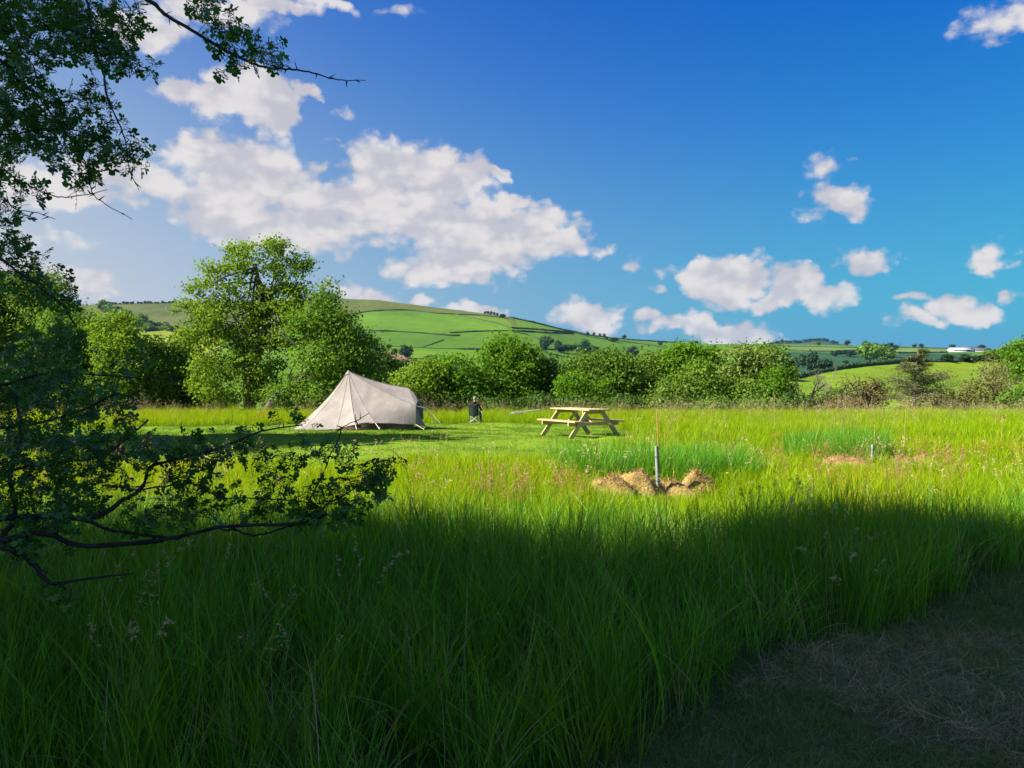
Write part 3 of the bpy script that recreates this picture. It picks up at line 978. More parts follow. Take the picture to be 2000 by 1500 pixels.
for (x0, y0, x1, y1, n, w0, w1, lab, grp) in [
    (200, 612, 250, 622, 12, 16, 26, 'dark tree of the upper wood on the moorland slope', 'upper wood on the moorland slope'),
    (245, 625, 300, 650, 16, 14, 24, 'dark tree of the lower wood on the moorland slope', 'lower wood on the moorland slope'),
    (240, 634, 345, 646, 16, 10, 18, 'small tree along the top of the yellow field', 'trees above the yellow field'),
    (1085, 684, 1180, 694, 18, 12, 20, 'small tree of the copse below the hill hedges', 'hillside copse'),
    (745, 718, 840, 732, 16, 18, 30, 'bushy tree of the belt under the ploughed patch', 'tree belt under the ploughed patch'),
    (742, 682, 800, 698, 8, 8, 13, 'small tree along the top of the ploughed patch', 'trees above the ploughed patch'),
    (700, 650, 738, 690, 8, 14, 22, 'grey green tree on the slope right of the leaning tree', 'trees beside the leaning tree'),
    (830, 716, 900, 726, 10, 18, 28, 'dark tree at the valley bottom behind the bushes', 'valley bottom trees'),
]:
    for j in range(n):
        t = (j + rr.random() * .8) / n
        k += 1
        w_ = rr.uniform(w0, w1)
        hill_tree(hill_main, x0 + (x1 - x0) * t, y0 + (y1 - y0) * t + rr.uniform(-5, 5), w_, w_ * rr.uniform(.7, .95), k, rr.random() < .3, lab, grp)
for px, hp in ((948, 5), (953, 6), (959, 7), (965, 6), (971, 5)):
    k += 1
    hill_tree(hill_main, px, hill_main.sky(px) + 1, 6, hp + 1, k, 0, 'wind bent little tree in the row on the hill skyline', 'wind bent trees on the skyline')
for px in (1148, 1160, 1172, 1180):
    k += 1
    hill_tree(hill_main, px, hill_main.sky(px) + 2, 6, 8, k, 0, 'tiny tree on the descending hill ridge', 'tiny trees on the ridge')
for j in range(22):
    px = 205 + j * 7 + rr.uniform(-2, 2)
    k += 1
    hill_tree(hill_main, px, hill_main.sky(px) + 2, rr.uniform(4, 9), rr.uniform(3, 7), k, 0, 'tiny skyline tree on the left moorland top', 'tiny trees on the left skyline')
for j in range(16):
    px = 1500 + j * 9 + rr.uniform(-2, 2)
    k += 1
    hill_tree(hill_blue, px, hill_blue.sky(px) + 3, rr.uniform(8, 14), rr.uniform(5, 7), k, 0, 'blue hazy tree of the wood on the distant hill', 'wood on the distant blue hill')
for j in range(6):
    px = 1700 + j * 10
    k += 1
    hill_tree(hill_far, px, 681, 12, 8, k, 0, 'hazy tree in the hedge line below the skyline', 'hedge line trees below the skyline')


def hedge(hill, pts, hpx, label, seed, wpx=None):
    rng = np.random.RandomState(seed)
    P = spline([(a, b, 0) for a, b in pts], 6)
    n = max(8, int(np.abs(np.diff(P[:, 0])).sum() / 3))
    q = np.linspace(0, len(P) - 1, n)
    px = np.interp(q, np.arange(len(P)), P[:, 0])
    py = np.interp(q, np.arange(len(P)), P[:, 1])
    W_ = np.array([hill.p(a, b) for a, b in zip(px, py)])
    org = W_[0].copy()
    mb = MB()
    m = W_[:, 1] / F
    h = hpx * m * (0.45 + 1.0 * fbm(W_[:, 0], W_[:, 1], .09, seed % 50) + .3 * rng.rand(n))
    w = h * .55 + .25
    perp = np.gradient(W_[:, :2], axis=0)
    perp = np.stack([-perp[:, 1], perp[:, 0]], 1)
    perp /= np.linalg.norm(perp, axis=1)[:, None] + 1e-9
    rows = []
    for (s, z) in ((-1, -.25), (-1, .5), (-.5, .95), (.5, 1.0), (1, .5), (1, -.25)):
        r = W_ - org
        r = r.copy()
        r[:, :2] += perp * (s * w * .6 * (0.8 + .4 * rng.rand(n)))[:, None]
        r[:, 2] += z * h * (0.85 + .3 * rng.rand(n))
        rows.append(r)
    V = np.array(rows)
    k_, i_ = V.shape[0], np.arange(n - 1)
    f = [np.stack([a * n + i_, a * n + i_ + 1, (a + 1) * n + i_ + 1, (a + 1) * n + i_], 1) for a in range(k_ - 1)]
    mb.add(V.reshape(-1, 3), np.concatenate(f), rng.rand(k_ * n))
    nl = n * 10
    c = (W_ - org)[rng.randint(n, size=nl)] + rng.normal(size=(nl, 3)) * np.stack([m.mean() * 2 * np.ones(nl), w.mean() * .5 * np.ones(nl), h.mean() * .2 * np.ones(nl)], 1)
    c[:, 2] += h.mean() * rng.uniform(.3, 1.05, nl)
    leaf_cloud(mb, rng, c, np.full(nl, h.mean() * .3), np.tile([0, 0, 1.0], (nl, 1)), rng.rand(nl))
    o = mb.build('hedge', M['hedge'], loc=org)
    tag(o, label, 'hedge', 'field hedges on the hills')


HD = [
    (hill_main, [(690, 614), (730, 608), (790, 606), (850, 612), (885, 614)], 1.6, 'thin hedge dividing brown moorland from the top pasture'),
    (hill_main, [(885, 614), (930, 616), (985, 621)], 1.6, 'thin hedge running right to the skyline trees'),
    (hill_main, [(722, 647), (770, 648), (830, 652), (880, 656), (897, 656)], 2.6, 'thick dark hedge across the middle of the left pastures'),
    (hill_main, [(880, 651), (930, 648), (1000, 647), (1060, 650), (1120, 652)], 2.2, 'long hedge continuing right across the hill middle'),
    (hill_main, [(890, 615), (930, 623), (970, 632), (1000, 641)], 1.6, 'slanting hedge across the upper right pasture'),
    (hill_main, [(1000, 641), (1050, 644), (1120, 650)], 2.2, 'hedge parallel to and above the long middle hedge'),
    (hill_main, [(765, 677), (820, 680), (880, 682), (900, 682)], 1.6, 'thin low hedge above the valley field'),
    (hill_main, [(897, 683), (945, 684)], 3.0, 'thick short hedge left of the tall bright tree'),
    (hill_main, [(866, 664), (845, 672), (826, 679)], 1.2, 'faint slanting hedge joining two pasture hedges'),
    (hill_main, [(995, 620.5), (1040, 630), (1100, 644.5), (1150, 655)], 2.6, 'ridge hedge following the falling skyline'),
    (hill_main, [(1010, 650), (1040, 657), (1058, 668)], 1.6, 'short hedge bending down to the copse'),
    (hill_main, [(1120, 650), (1160, 660), (1220, 668), (1300, 679)], 1.8, 'hedge descending the right end of the hill'),
    (hill_main, [(1150, 655), (1220, 663), (1330, 670)], 1.6, 'skyline hedge on the low right end of the hill'),
    (hill_main, [(1060, 683), (1085, 684)], 2.0, 'short hedge beside the copse'),
    (hill_main, [(250, 644), (330, 643), (420, 641)], 2.4, 'hedge along the top of the yellow field'),
    (hill_main, [(413, 647), (380, 658), (345, 670)], 3.0, 'dark slanting hedge through the yellow field'),
    (hill_far, [(1500, 676), (1560, 677), (1640, 679), (1690, 680)], 1.3, 'thin hedge along the top of the far pale stripe'),
    (hill_far, [(1535, 683), (1560, 686), (1625, 687)], 2.0, 'dark hedge under the far pale stripe'),
    (hill_far, [(1625, 687), (1690, 684)], 1.4, 'hedge rising right from the far pale stripe'),
    (hill_far, [(1690, 678), (1760, 679), (1850, 681)], 1.3, 'hedge just below the far skyline right of the pylon'),
    (hill_far, [(1690, 691), (1760, 690), (1850, 689)], 2.4, 'dark long hedge below the far right stripe'),
    (hill_far, [(1395, 679), (1450, 680)], 2.0, 'short dark hedge seen above the yellowish tree'),
    (hill_near, [(1535, 741), (1590, 729), (1650, 717), (1700, 711), (1750, 708), (1790, 706)], 7, 'thick dark hedge curving along the brow of the bright bank'),
    (hill_near, [(1790, 706), (1850, 704.5), (1910, 705), (1960, 706)], 3.2, 'lower hedge along the flat brow of the bright bank'),
    (hill_far, [(1600, 728), (1640, 720), (1700, 712)], 3.4, 'second hedge parallel behind the curving brow hedge'),
]
for i, (h_, pts, hp, lab) in enumerate(HD):
    hedge(h_, pts, hp, lab, 400 + i)

# ------------------------------------------------------------------ farm buildings, pylon, pole
M['paleroof'] = plain_mat('pale_sheet_roof', (0.40, 0.42, 0.45), (0.5, 0.52, 0.55), 2, .6)
M['darkroof'] = plain_mat('dark_slate_roof', (0.06, 0.06, 0.075), (0.12, 0.11, 0.12), 2, .7)
M['barnwall'] = plain_mat('barn_wall', (0.16, 0.13, 0.12), (0.3, 0.26, 0.24), 2, .8)
M['white'] = plain_mat('white_paint', (0.42, 0.42, 0.42), (0.5, 0.5, 0.5), 4, .6)
M['boardwhite'] = plain_mat('weathered_board', (0.2, 0.2, 0.19), (0.27, 0.27, 0.26), 4, .8)
M['opening'] = plain_mat('dark_opening', (0.02, 0.02, 0.022), (0.03, 0.03, 0.035), 4, .9)


def barn(px0, px1, py_base, py_top, hill, wall, roof, label, rz=0, depth=14, nwin=0):
    a, b = hill.p(px0, py_base), hill.p(px1, py_base)
    m = a[1] / F
    Wd = (px1 - px0) * m
    H = (py_base - py_top) * m
    root = empty('farm_building', ((a[0] + b[0]) / 2, a[1], min(a[2], b[2])), rz)
    tag(root, label, 'barn', 'farm buildings on the skyline')
    eh = H * .5
    mb = MB()
    box(mb, (0, 0, eh / 2 - 2), (Wd, depth, eh + 4))
    for s in (-1, 1):
        mb.add([(s * Wd / 2, -depth / 2, eh), (s * Wd / 2, depth / 2, eh), (s * Wd / 2, 0, H * .97)], [[0, 1, 2]])
    mb.build('wall', M[wall], root)
    for s in (-1, 1):
        r = MB()
        th = .25
        p = [(-Wd / 2 - .5, s * (depth / 2 + .6), eh - .3), (Wd / 2 + .5, s * (depth / 2 + .6), eh - .3), (Wd / 2 + .5, 0, H), (-Wd / 2 - .5, 0, H)]
        q = [(x, y, z + th) for x, y, z in p]
        r.add(p + q, [[0, 1, 2, 3], [4, 5, 6, 7], [0, 1, 5, 4], [1, 2, 6, 5], [2, 3, 7, 6], [3, 0, 4, 7]])
        r.build('roof', M[roof], root)
    d = MB()
    box(d, (Wd * .2, -depth / 2 - .03, eh * .35), (Wd * .16, .1, eh * .7))
    d.build('door', M['opening'], root)
    for i in range(nwin):
        w = MB()
        box(w, (-Wd * .4 + i * Wd * .13, -depth / 2 - .03, eh * .6), (1.2, .1, 1.0))
        w.build('window', M['opening'], root)


barn(1848, 1892, 686, 679.5, hill_far, 'white', 'paleroof', 'long low white roofed barn on the skyline at right', nwin=3)
barn(1876, 1912, 684, 677.5, hill_far, 'barnwall', 'darkroof', 'dark roofed barn just behind the long white one')
barn(1897, 1930, 686, 680, hill_far, 'white', 'darkroof', 'small white walled barn with dark roof right of the long one')


def post_thing(name, label, cat, p, h, r, mat, arms=()):
    root = empty(name, p)
    tag(root, label, cat)
    mb = MB()
    tube(mb, [(0, 0, -1), (0, 0, h * .5), (0, 0, h)], [r, r * .85, r * .7], 6)
    mb.build('pole', M[mat], root)
    for (z, w) in arms:
        a = MB()
        box(a, (0, 0, z), (w, r, r * 1.2))
        a.build('crossarm', M[mat], root)


p = hill_far.p(1759, 680)
post_thing('power_pole', 'tiny wooden power pole on the far skyline', 'pole', p, 9.5 * p[1] / F, .35, 'bark', ((8.4 * p[1] / F, 3.5), (6.6 * p[1] / F, 3.0)))
p = hill_far.p(1548.5, 726)
post_thing('pole', 'thin pale upright pole among the trees left of the bright bank', 'pole', p, 20 * p[1] / F, .14, 'white')

# ------------------------------------------------------------------ shade trees standing outside the frame (left of and behind the camera)
def shade_tree(label, x, y, h, lobes, n, seed, mat='dark', size=.26):
    rng = np.random.RandomState(seed)
    root = empty('broadleaf_tree', (x, y, float(gz(x, y))))
    tag(root, label, 'tree')
    mb = MB()
    cc = crown(mb, rng, lobes, n, size, .5, 26, .35)
    mb.build('crown', tree_leaf_mat(mat), root)
    tb = MB()
    P = spline([(0, 0, -.3), (.1, 0, h * .3), (0, .1, h * .75)], 5)
    tube(tb, P, np.linspace(.35, .1, len(P)), 8)
    for q in cc[rng.choice(len(cc), 24)]:
        tube(tb, limb_path(rng, P[rng.randint(5, len(P))], q, .05, 5), np.linspace(.09, .02, 5), 4)
    tb.build('trunk', M['bark'], root)


def wall_lobes(rng, xs_, ys_, zs_, n, r):
    return [(rng.uniform(*xs_), rng.uniform(*ys_), rng.uniform(*zs_), r * rng.uniform(.8, 1.2), r * rng.uniform(.8, 1.2), r * rng.uniform(.7, 1.1)) for _ in range(n)]


rs = np.random.RandomState(77)
shade_tree('very tall dense tree standing well left of and behind the viewpoint', -18.5, -2.6, 18, wall_lobes(rs, (-1.8, 1.8), (-3.4, 1.7), (8.5, 20), 44, 1.7) + wall_lobes(rs, (-1.6, 1.6), (1.6, 3.2), (10.5, 15.2), 12, 1.4), 36000, 501, size=.3)
shade_tree('unseen low bushy tree added left of the viewpoint to darken the foreground', -5.2, -.6, 3, wall_lobes(rs, (-.8, .8), (-1.4, 1.0), (.8, 2.8), 9, .9), 5000, 502, size=.12)  # unseen bush added to keep sky light off the lower left grass
shade_tree('tall tree left of the mown lawn outside the view', -19.5, 17.0, 13, wall_lobes(rs, (-2, 2), (-2.6, 2.2), (4, 14), 20, 1.7), 13000, 507, 'mid')


# ------------------------------------------------------------------ hawthorn hanging into the frame
def hawthorn():
    rng = np.random.RandomState(42)
    TX, TY = -2.75, 2.7
    org = np.array([TX, TY, float(gz(TX, TY))])
    root = empty('hawthorn_tree', org)
    tag(root, 'dark lobed leaf hawthorn reaching in from the left edge above and below', 'tree')

    def wp(px, py, D): return at(px, py, D) - org
    z = lambda h: np.array([0, 0, h])
    nodes = []          # (point, radius)

    def limb(name, pts, r0, r1, k=6, per=6, jit=.003):
        r0, r1 = r0 * (.5 if name == 'branch' else .9), max(r1 * .7, .0011)
        P = spline(pts, per)
        P[1:-1] += rng.normal(size=(len(P) - 2, 3)) * jit * np.linspace(1, .2, len(P) - 2)[:, None]
        R = np.linspace(r0, r1, len(P)) * (0.9 + .2 * rng.rand(len(P)))
        mb = MB()
        tube(mb, P, R, k)
        # spurs and knots
        for _ in range(len(P) // 3):
            i = rng.randint(1, len(P) - 1)
            d = rng.normal(size=3)
            d /= np.linalg.norm(d)
            tube(mb, [P[i], P[i] + d * (R[i] + .012), P[i] + d * (R[i] + rng.uniform(.015, .03))], [.0028, .0018, .0006], 4)
        mb.build(name, M['darkbark'], root, smooth_=True)
        for p_, r_ in zip(P, R):
            nodes.append((p_, r_))
        return P
    limb('trunk', [z(-.3), (.02, 0, .5), (-.03, .03, 1.3), (.05, 0, 2.2), (.0, .05, 3.2), (.1, 0, 4.2)], .13, .06, 10)
    A = 2.6
    limb('branch', [(0, 0, .75), wp(-120, 1075, 2.7), wp(0, 1058, 2.6), wp(80, 1040, 2.6), wp(170, 1066, 2.6), wp(330, 1052, 2.6), wp(430, 1030, 2.6), wp(580, 1022, 2.6), wp(640, 1005, 2.6)], .028, .005, 7)
    limb('branch', [wp(160, 1015, 2.6), wp(220, 1035, 2.6), wp(300, 1048, 2.6), wp(350, 1052, 2.6)], .012, .008)
    limb('branch', [wp(430, 1032, 2.6), wp(500, 1045, 2.6), wp(560, 1030, 2.62), wp(600, 1010, 2.6), wp(640, 985, 2.6), wp(700, 950, 2.55)], .008, .003)
    limb('branch', [wp(590, 1005, 2.6), wp(615, 960, 2.6), wp(640, 905, 2.62), wp(664, 850, 2.64), wp(668, 835, 2.65), wp(700, 820, 2.7), wp(722, 806, 2.7)], .006, .0015)
    limb('branch', [wp(640, 935, 2.6), wp(700, 930, 2.58), wp(740, 900, 2.56), wp(780, 905, 2.55)], .003, .0015)
    limb('branch', [(0, 0, .95), wp(-60, 1020, 2.6), wp(80, 1010, 2.62), wp(180, 1010, 2.6), wp(235, 980, 2.6), wp(275, 955, 2.6), wp(290, 920, 2.6), wp(312, 905, 2.6), wp(420, 878, 2.6), wp(470, 858, 2.62), wp(520, 840, 2.65), wp(590, 830, 2.66)], .022, .003, 7)
    limb('branch', [wp(200, 948, 2.6), wp(290, 955, 2.6), wp(380, 945, 2.6), wp(430, 970, 2.6), wp(540, 975, 2.6), wp(640, 985, 2.6)], .007, .003)
    limb('branch', [(0, 0, .6), wp(-100, 1080, 2.5), wp(0, 1068, 2.5), wp(60, 1098, 2.5), wp(100, 1138, 2.5), wp(170, 1130, 2.5), wp(260, 1120, 2.5)], .03, .004, 7)
    limb('branch', [wp(100, 1138, 2.5), wp(140, 1160, 2.5), wp(110, 1180, 2.5)], .008, .003)
    limb('branch', [wp(0, 1060, 2.6), wp(30, 1000, 2.7), wp(20, 930, 2.7), wp(40, 850, 2.8), wp(30, 760, 2.9)], .022, .008)
    limb('branch', [(0, 0, 1.5), wp(-60, 760, 2.9), wp(90, 728, 2.9), wp(160, 730, 2.9), wp(260, 738, 2.9), wp(360, 742, 2.9)], .014, .002)
    limb('branch', [(0, 0, 1.35), wp(-80, 840, 2.8), wp(60, 830, 2.8), wp(160, 800, 2.8), wp(230, 770, 2.8), wp(280, 790, 2.8)], .014, .003)
    limb('branch', [(0, 0, 1.1), wp(-60, 930, 2.8), wp(100, 905, 2.7), wp(200, 890, 2.7), wp(255, 850, 2.7), wp(290, 820, 2.7)], .014, .003)
    # upper boughs
    limb('branch', [(0, 0, 3.6), wp(-120, -160, 2.9), wp(60, -120, 2.8), wp(220, -50, 2.7), wp(290, 0, 2.7), wp(330, 32, 2.7), wp(395, 72, 2.7), wp(440, 98, 2.7), wp(480, 118, 2.68), wp(520, 132, 2.66), wp(565, 135, 2.65), wp(610, 142, 2.64), wp(660, 156, 2.62), wp(714, 157, 2.6)], .02, .0014, 7)
    limb('branch', [wp(60, -120, 2.8), wp(140, -60, 2.7), wp(172, 10, 2.7), wp(182, 80, 2.7), wp(200, 140, 2.7), wp(212, 195, 2.7), wp(232, 240, 2.7), wp(246, 280, 2.7), wp(252, 330, 2.7), wp(272, 372, 2.7)], .013, .0015)
    limb('branch', [(0, 0, 2.9), wp(-120, 40, 2.8), wp(0, 118, 2.8), wp(30, 150, 2.8), wp(82, 192, 2.8), wp(110, 200, 2.8), wp(142, 198, 2.8)], .018, .004)
    limb('branch', [wp(80, 190, 2.8), wp(120, 250, 2.75), wp(150, 290, 2.7), wp(170, 330, 2.7), wp(180, 375, 2.7), wp(205, 398, 2.7), wp(258, 428, 2.7)], .007, .0014)
    limb('branch', [wp(-60, 250, 2.8), wp(0, 262, 2.8), wp(100, 250, 2.75), wp(160, 258, 2.7), wp(230, 274, 2.7)], .009, .0015)
    limb('branch', [wp(-60, 290, 2.8), wp(10, 335, 2.75), wp(60, 365, 2.7), wp(110, 384, 2.7), wp(170, 380, 2.7), wp(210, 370, 2.7)], .007, .0014)
    limb('branch', [wp(-50, 360, 2.8), wp(0, 380, 2.75), wp(30, 408, 2.7), wp(70, 415, 2.7), wp(108, 428, 2.7)], .006, .0014)
    limb('branch', [(0, 0, 2.5), wp(-80, 200, 2.9), wp(-40, 300, 2.8), wp(-20, 400, 2.8), wp(-15, 480, 2.8), wp(20, 520, 2.8), wp(75, 560, 2.85), wp(120, 595, 2.9), wp(150, 640, 2.95)], .016, .004)
    limb('branch', [wp(-20, 60, 2.8), wp(30, 90, 2.8), wp(60, 120, 2.8), wp(75, 160, 2.8), wp(88, 190, 2.8)], .006, .003)
    limb('branch', [wp(-60, 20, 2.8), wp(60, 40, 2.75), wp(140, 60, 2.7), wp(210, 95, 2.7), wp(250, 118, 2.7), wp(300, 140, 2.7)], .008, .0014)
    limb('branch', [wp(172, -20, 2.7), wp(240, -12, 2.7), wp(330, -18, 2.7), wp(400, -14, 2.7)], .006, .002)
    # leaf masses: cx, cy, rx, ry, Dmin, Dmax, number of twig ends
    MS = [
        (80, 40, 120, 60, 2.6, 3.3, 150), (190, 60, 80, 50, 2.6, 3.0, 70), (20, 90, 60, 60, 2.6, 3.2, 50), (215, 95, 40, 30, 2.6, 2.8, 34), (110, 105, 70, 30, 2.6, 2.9, 26),
        (255, 118, 16, 12, 2.65, 2.75, 5), (292, 140, 16, 8, 2.65, 2.75, 5), (268, 66, 14, 12, 2.65, 2.75, 4),
        (385, 8, 28, 12, 2.65, 2.75, 8), (398, 36, 12, 14, 2.65, 2.75, 4), (250, 10, 34, 10, 2.65, 2.75, 7),
        (448, 70, 38, 32, 2.6, 2.75, 22), (430, 40, 20, 16, 2.6, 2.7, 5), (500, 105, 44, 24, 2.6, 2.75, 20), (540, 122, 20, 14, 2.6, 2.7, 7), (452, 128, 12, 10, 2.6, 2.7, 3),
        (20, 150, 46, 34, 2.7, 3.0, 24), (90, 140, 18, 16, 2.7, 2.9, 4), (110, 180, 34, 12, 2.7, 2.8, 6), (155, 188, 22, 14, 2.65, 2.75, 6), (190, 180, 18, 14, 2.65, 2.75, 4),
        (190, 200, 24, 18, 2.65, 2.75, 6), (225, 200, 16, 14, 2.65, 2.75, 4), (215, 235, 16, 20, 2.65, 2.75, 6), (240, 245, 18, 14, 2.65, 2.75, 4),
        (60, 225, 84, 42, 2.65, 3.1, 90), (30, 280, 60, 30, 2.65, 3.1, 40), (120, 260, 60, 28, 2.65, 2.9, 30), (180, 265, 40, 22, 2.65, 2.8, 14),
        (250, 300, 34, 24, 2.65, 2.75, 22), (205, 290, 30, 16, 2.65, 2.8, 8), (130, 310, 40, 22, 2.65, 2.8, 12), (170, 335, 28, 18, 2.65, 2.8, 9),
        (60, 370, 26, 20, 2.65, 2.8, 8), (140, 375, 20, 8, 2.65, 2.75, 3), (185, 355, 10, 12, 2.65, 2.75, 2), (10, 330, 26, 26, 2.7, 2.9, 10), (15, 410, 26, 20, 2.7, 2.9, 9),
        (15, 480, 26, 34, 2.7, 3.0, 22), (10, 530, 34, 20, 2.7, 3.0, 12), (70, 545, 60, 24, 2.8, 3.1, 22), (115, 585, 36, 26, 2.8, 3.1, 14), (60, 520, 30, 12, 2.8, 3.0, 5),
        # lower
        (70, 700, 100, 60, 2.7, 3.5, 95), (190, 770, 70, 46, 2.7, 3.3, 50), (70, 800, 100, 60, 2.6, 3.4, 110), (100, 900, 110, 50, 2.5, 3.2, 110), (80, 990, 110, 44, 2.4, 3.0, 95),
        (230, 880, 70, 36, 2.6, 3.0, 30), (240, 700, 50, 24, 2.9, 3.2, 8), (215, 840, 50, 26, 2.7, 3.0, 14), (200, 960, 60, 30, 2.55, 2.8, 20), (60, 1060, 80, 30, 2.4, 2.7, 22),
        (290, 870, 30, 26, 2.6, 2.75, 8), (390, 880, 50, 28, 2.55, 2.75, 24), (320, 900, 40, 24, 2.55, 2.75, 12), (350, 930, 60, 22, 2.55, 2.7, 14), (330, 985, 60, 28, 2.55, 2.75, 16),
        (410, 960, 50, 30, 2.55, 2.7, 18), (400, 1010, 44, 20, 2.55, 2.7, 10), (470, 885, 34, 22, 2.6, 2.7, 10), (500, 855, 40, 12, 2.62, 2.7, 7), (575, 830, 30, 14, 2.64, 2.7, 6),
        (540, 905, 34, 14, 2.58, 2.7, 6), (595, 895, 30, 14, 2.58, 2.7, 8), (560, 965, 44, 22, 2.56, 2.7, 14), (500, 1000, 40, 20, 2.56, 2.7, 9), (640, 990, 60, 34, 2.52, 2.7, 42),
        (700, 960, 50, 30, 2.52, 2.65, 30), (680, 895, 24, 16, 2.56, 2.65, 7), (755, 910, 30, 18, 2.54, 2.62, 12), (720, 930, 30, 14, 2.54, 2.62, 8), (590, 1010, 40, 16, 2.55, 2.65, 8),
        (120, 1150, 50, 26, 2.45, 2.6, 5), (270, 1010, 50, 24, 2.55, 2.7, 10), (640, 880, 14, 12, 2.6, 2.65, 2),
    ]
    tg = []
    for (cx, cy, rx, ry, d0, d1, n) in MS:
        for _ in range(max(2, int(n * .8))):
            a, r = rng.rand() * 2 * math.pi, math.sqrt(rng.rand())
            tg.append(wp(cx + rx * r * math.cos(a), cy + ry * r * math.sin(a), rng.uniform(d0, d1)))
    tg = np.array(tg)
    NP = np.array([n[0] for n in nodes])
    NR = [n[1] for n in nodes]
    dist = np.array([np.linalg.norm(NP - t, axis=1).min() for t in tg])
    tg = tg[np.argsort(dist)]
    twm = MB()
    leaves = []          # (pos, dir)
    NPl = list(NP)
    arr = np.array(NPl)
    for t in tg:
        dd = np.linalg.norm(arr - t, axis=1)
        i = int(dd.argmin())
        a = arr[i]
        L = dd[i]
        if L < .02:
            P = np.array([a, t])
        else:
            P = limb_path(rng, a, t, rng.uniform(-.04, .1), 5, .05)
        if len(P) > 2:
            tube(twm, P, np.linspace(min(NR[i] * .7, .0012 + L * .006), .0008, len(P)), 4)
            new = P[2:]
            arr = np.concatenate([arr, new])
            NR += [.0015] * len(new)
        d = P[-1] - P[0]
        d = d / (np.linalg.norm(d) + 1e-6)
        for q in range(rng.randint(2, 5)):              # rosette at the tip
            v = d * rng.uniform(.1, 1) + rng.normal(size=3) * .75
            leaves.append((t + rng.normal(size=3) * .006, v / np.linalg.norm(v)))
        if L > .05:
            for q in range(int(L / .034)):
                s = rng.uniform(.25, 1) * (len(P) - 1)
                k0 = min(int(s), len(P) - 2)
                p_ = P[k0] + (P[k0 + 1] - P[k0]) * (s - k0)
                v = d * .5 + rng.normal(size=3) * .8
                leaves.append((p_, v / np.linalg.norm(v)))
    twm.build('twigs', M['darkbark'], root)['kind'] = 'stuff'
    # lobed hawthorn leaf, unit length along +X
    half = [(0.0, 0.012), (.28, .03), (.30, .20), (.42, .34), (.50, .30), (.47, .13), (.60, .14), (.68, .30), (.78, .28), (.76, .12), (.86, .13), (.94, .14), (1.0, 0.0)]
    lower = [(x, -y) for x, y in half[1:-1]][::-1]
    out = half + lower
    shapes = []
    for s in range(3):
        V = [(x, y * (1 + .12 * s), -.10 * abs(y) * 2 + .10 * math.sin(x * 2.4 + s) - .12 * x * x) for x, y in out]
        mid = [(x, 0, .10 * math.sin(x * 2.4 + s) - .12 * x * x - .03) for x in (.28, .5, .72)]
        V = V + mid
        n = len(half)
        N = len(out)
        fc = []
        m0, m1, m2 = N, N + 1, N + 2

        def fan(idx):
            for a_, b_ in zip(idx[:-1], idx[1:]):
                xm = (V[a_][0] + V[b_][0]) / 2
                fc.append((a_, b_, m0 if xm < .4 else m1 if xm < .62 else m2))
        fan(list(range(0, n)))
        fan(list(range(n - 1, N)) + [0])
        fc += [(1, m0, m1), (5, m1, m2)]
        shapes.append((np.array(V), np.array(fc)))
    lm = [MB().add(v, f, .3 + .3 * i).mesh('leaf', M['hawthorn']) for i, (v, f) in enumerate(shapes)]
    order = []
    pos = np.array([l[0] for l in leaves]) + org
    # largest in view first: project
    px = pos[:, 0] / pos[:, 1] * F + 1000
    py = 712 - (pos[:, 2] - EYE) / pos[:, 1] * F
    inview = (px > 10) & (px < 800) & (py > 10) & (py < 1200)
    depth_ = pos[:, 1] + (~inview) * 100 + rng.rand(len(pos)) * .8
    order = np.argsort(depth_)
    mb = MB()
    for rank, i in enumerate(order):
        p_, v = leaves[i]
        s = rng.uniform(.038, .068)
        up = np.array([0, 0, 1.0]) + rng.normal(size=3) * .75
        y_ = np.cross(up, v)
        y_ /= np.linalg.norm(y_) + 1e-6
        z_ = np.cross(v, y_)
        R = np.stack([v, y_, z_], 1)
        sh = rng.randint(3)
        if rank < 290:
            o = bpy.data.objects.new('leaf', lm[sh])
            C.objects.link(o)
            o.parent = root
            o.matrix_local = Matrix.LocRotScale(Vector(p_), Matrix(R.tolist()).to_quaternion(), Vector((s, s, s)))
        else:
            V, fc = shapes[sh]
            mb.add(V * s @ R.T + p_, fc, rng.rand())
    o = mb.build('leaves', M['hawthorn'], root)
    o['kind'] = 'stuff'


hawthorn()

# ------------------------------------------------------------------ tent
M['canvas'] = None
m, b = new_mat('tent_canvas')
co = b.n('ShaderNodeTexCoord').outputs['Object']
nz = b.noise(co, 1.5, 5, .6)
colr = b.mix(smooth(b, nz, .35, .7), (0.225, 0.198, 0.185, 1), (0.280, 0.248, 0.232, 1))
zz = b.n('ShaderNodeSeparateXYZ', ins={0: co}).outputs[2]
low_tone = b.m('MULTIPLY', smooth(b, b.m('ADD', zz, b.m('MULTIPLY', nz, .5)), .75, .25), .35)  # canvas gets darker towards the bottom, with a ragged edge
colr = b.mix(low_tone, colr, (0.18, 0.165, 0.155, 1))
pr = b.n('ShaderNodeBsdfPrincipled', ins={'Base Color': colr, 'Roughness': .85, 'Specular IOR Level': .15})
bp = b.n('ShaderNodeBump', ins={'Strength': .5, 'Distance': .06, 'Height': b.noise(b.v('MULTIPLY', co, (1, 1, .5)), 2.2, 3, .5)})
b.set(pr.inputs['Normal'], bp.outputs[0])
tl = b.n('ShaderNodeBsdfTranslucent', ins={'Color': (0.22, .19, .18, 1)})
mx = b.n('ShaderNodeMixShader', ins={0: .12, 1: pr.outputs[0], 2: tl.outputs[0]})
b.n('ShaderNodeOutputMaterial', ins={0: mx.outputs[0]})
M['canvas'] = m
M['mudwall'] = plain_mat('brown_mud_flap', (0.045, 0.03, 0.024), (0.10, 0.065, 0.05), 6, .85)
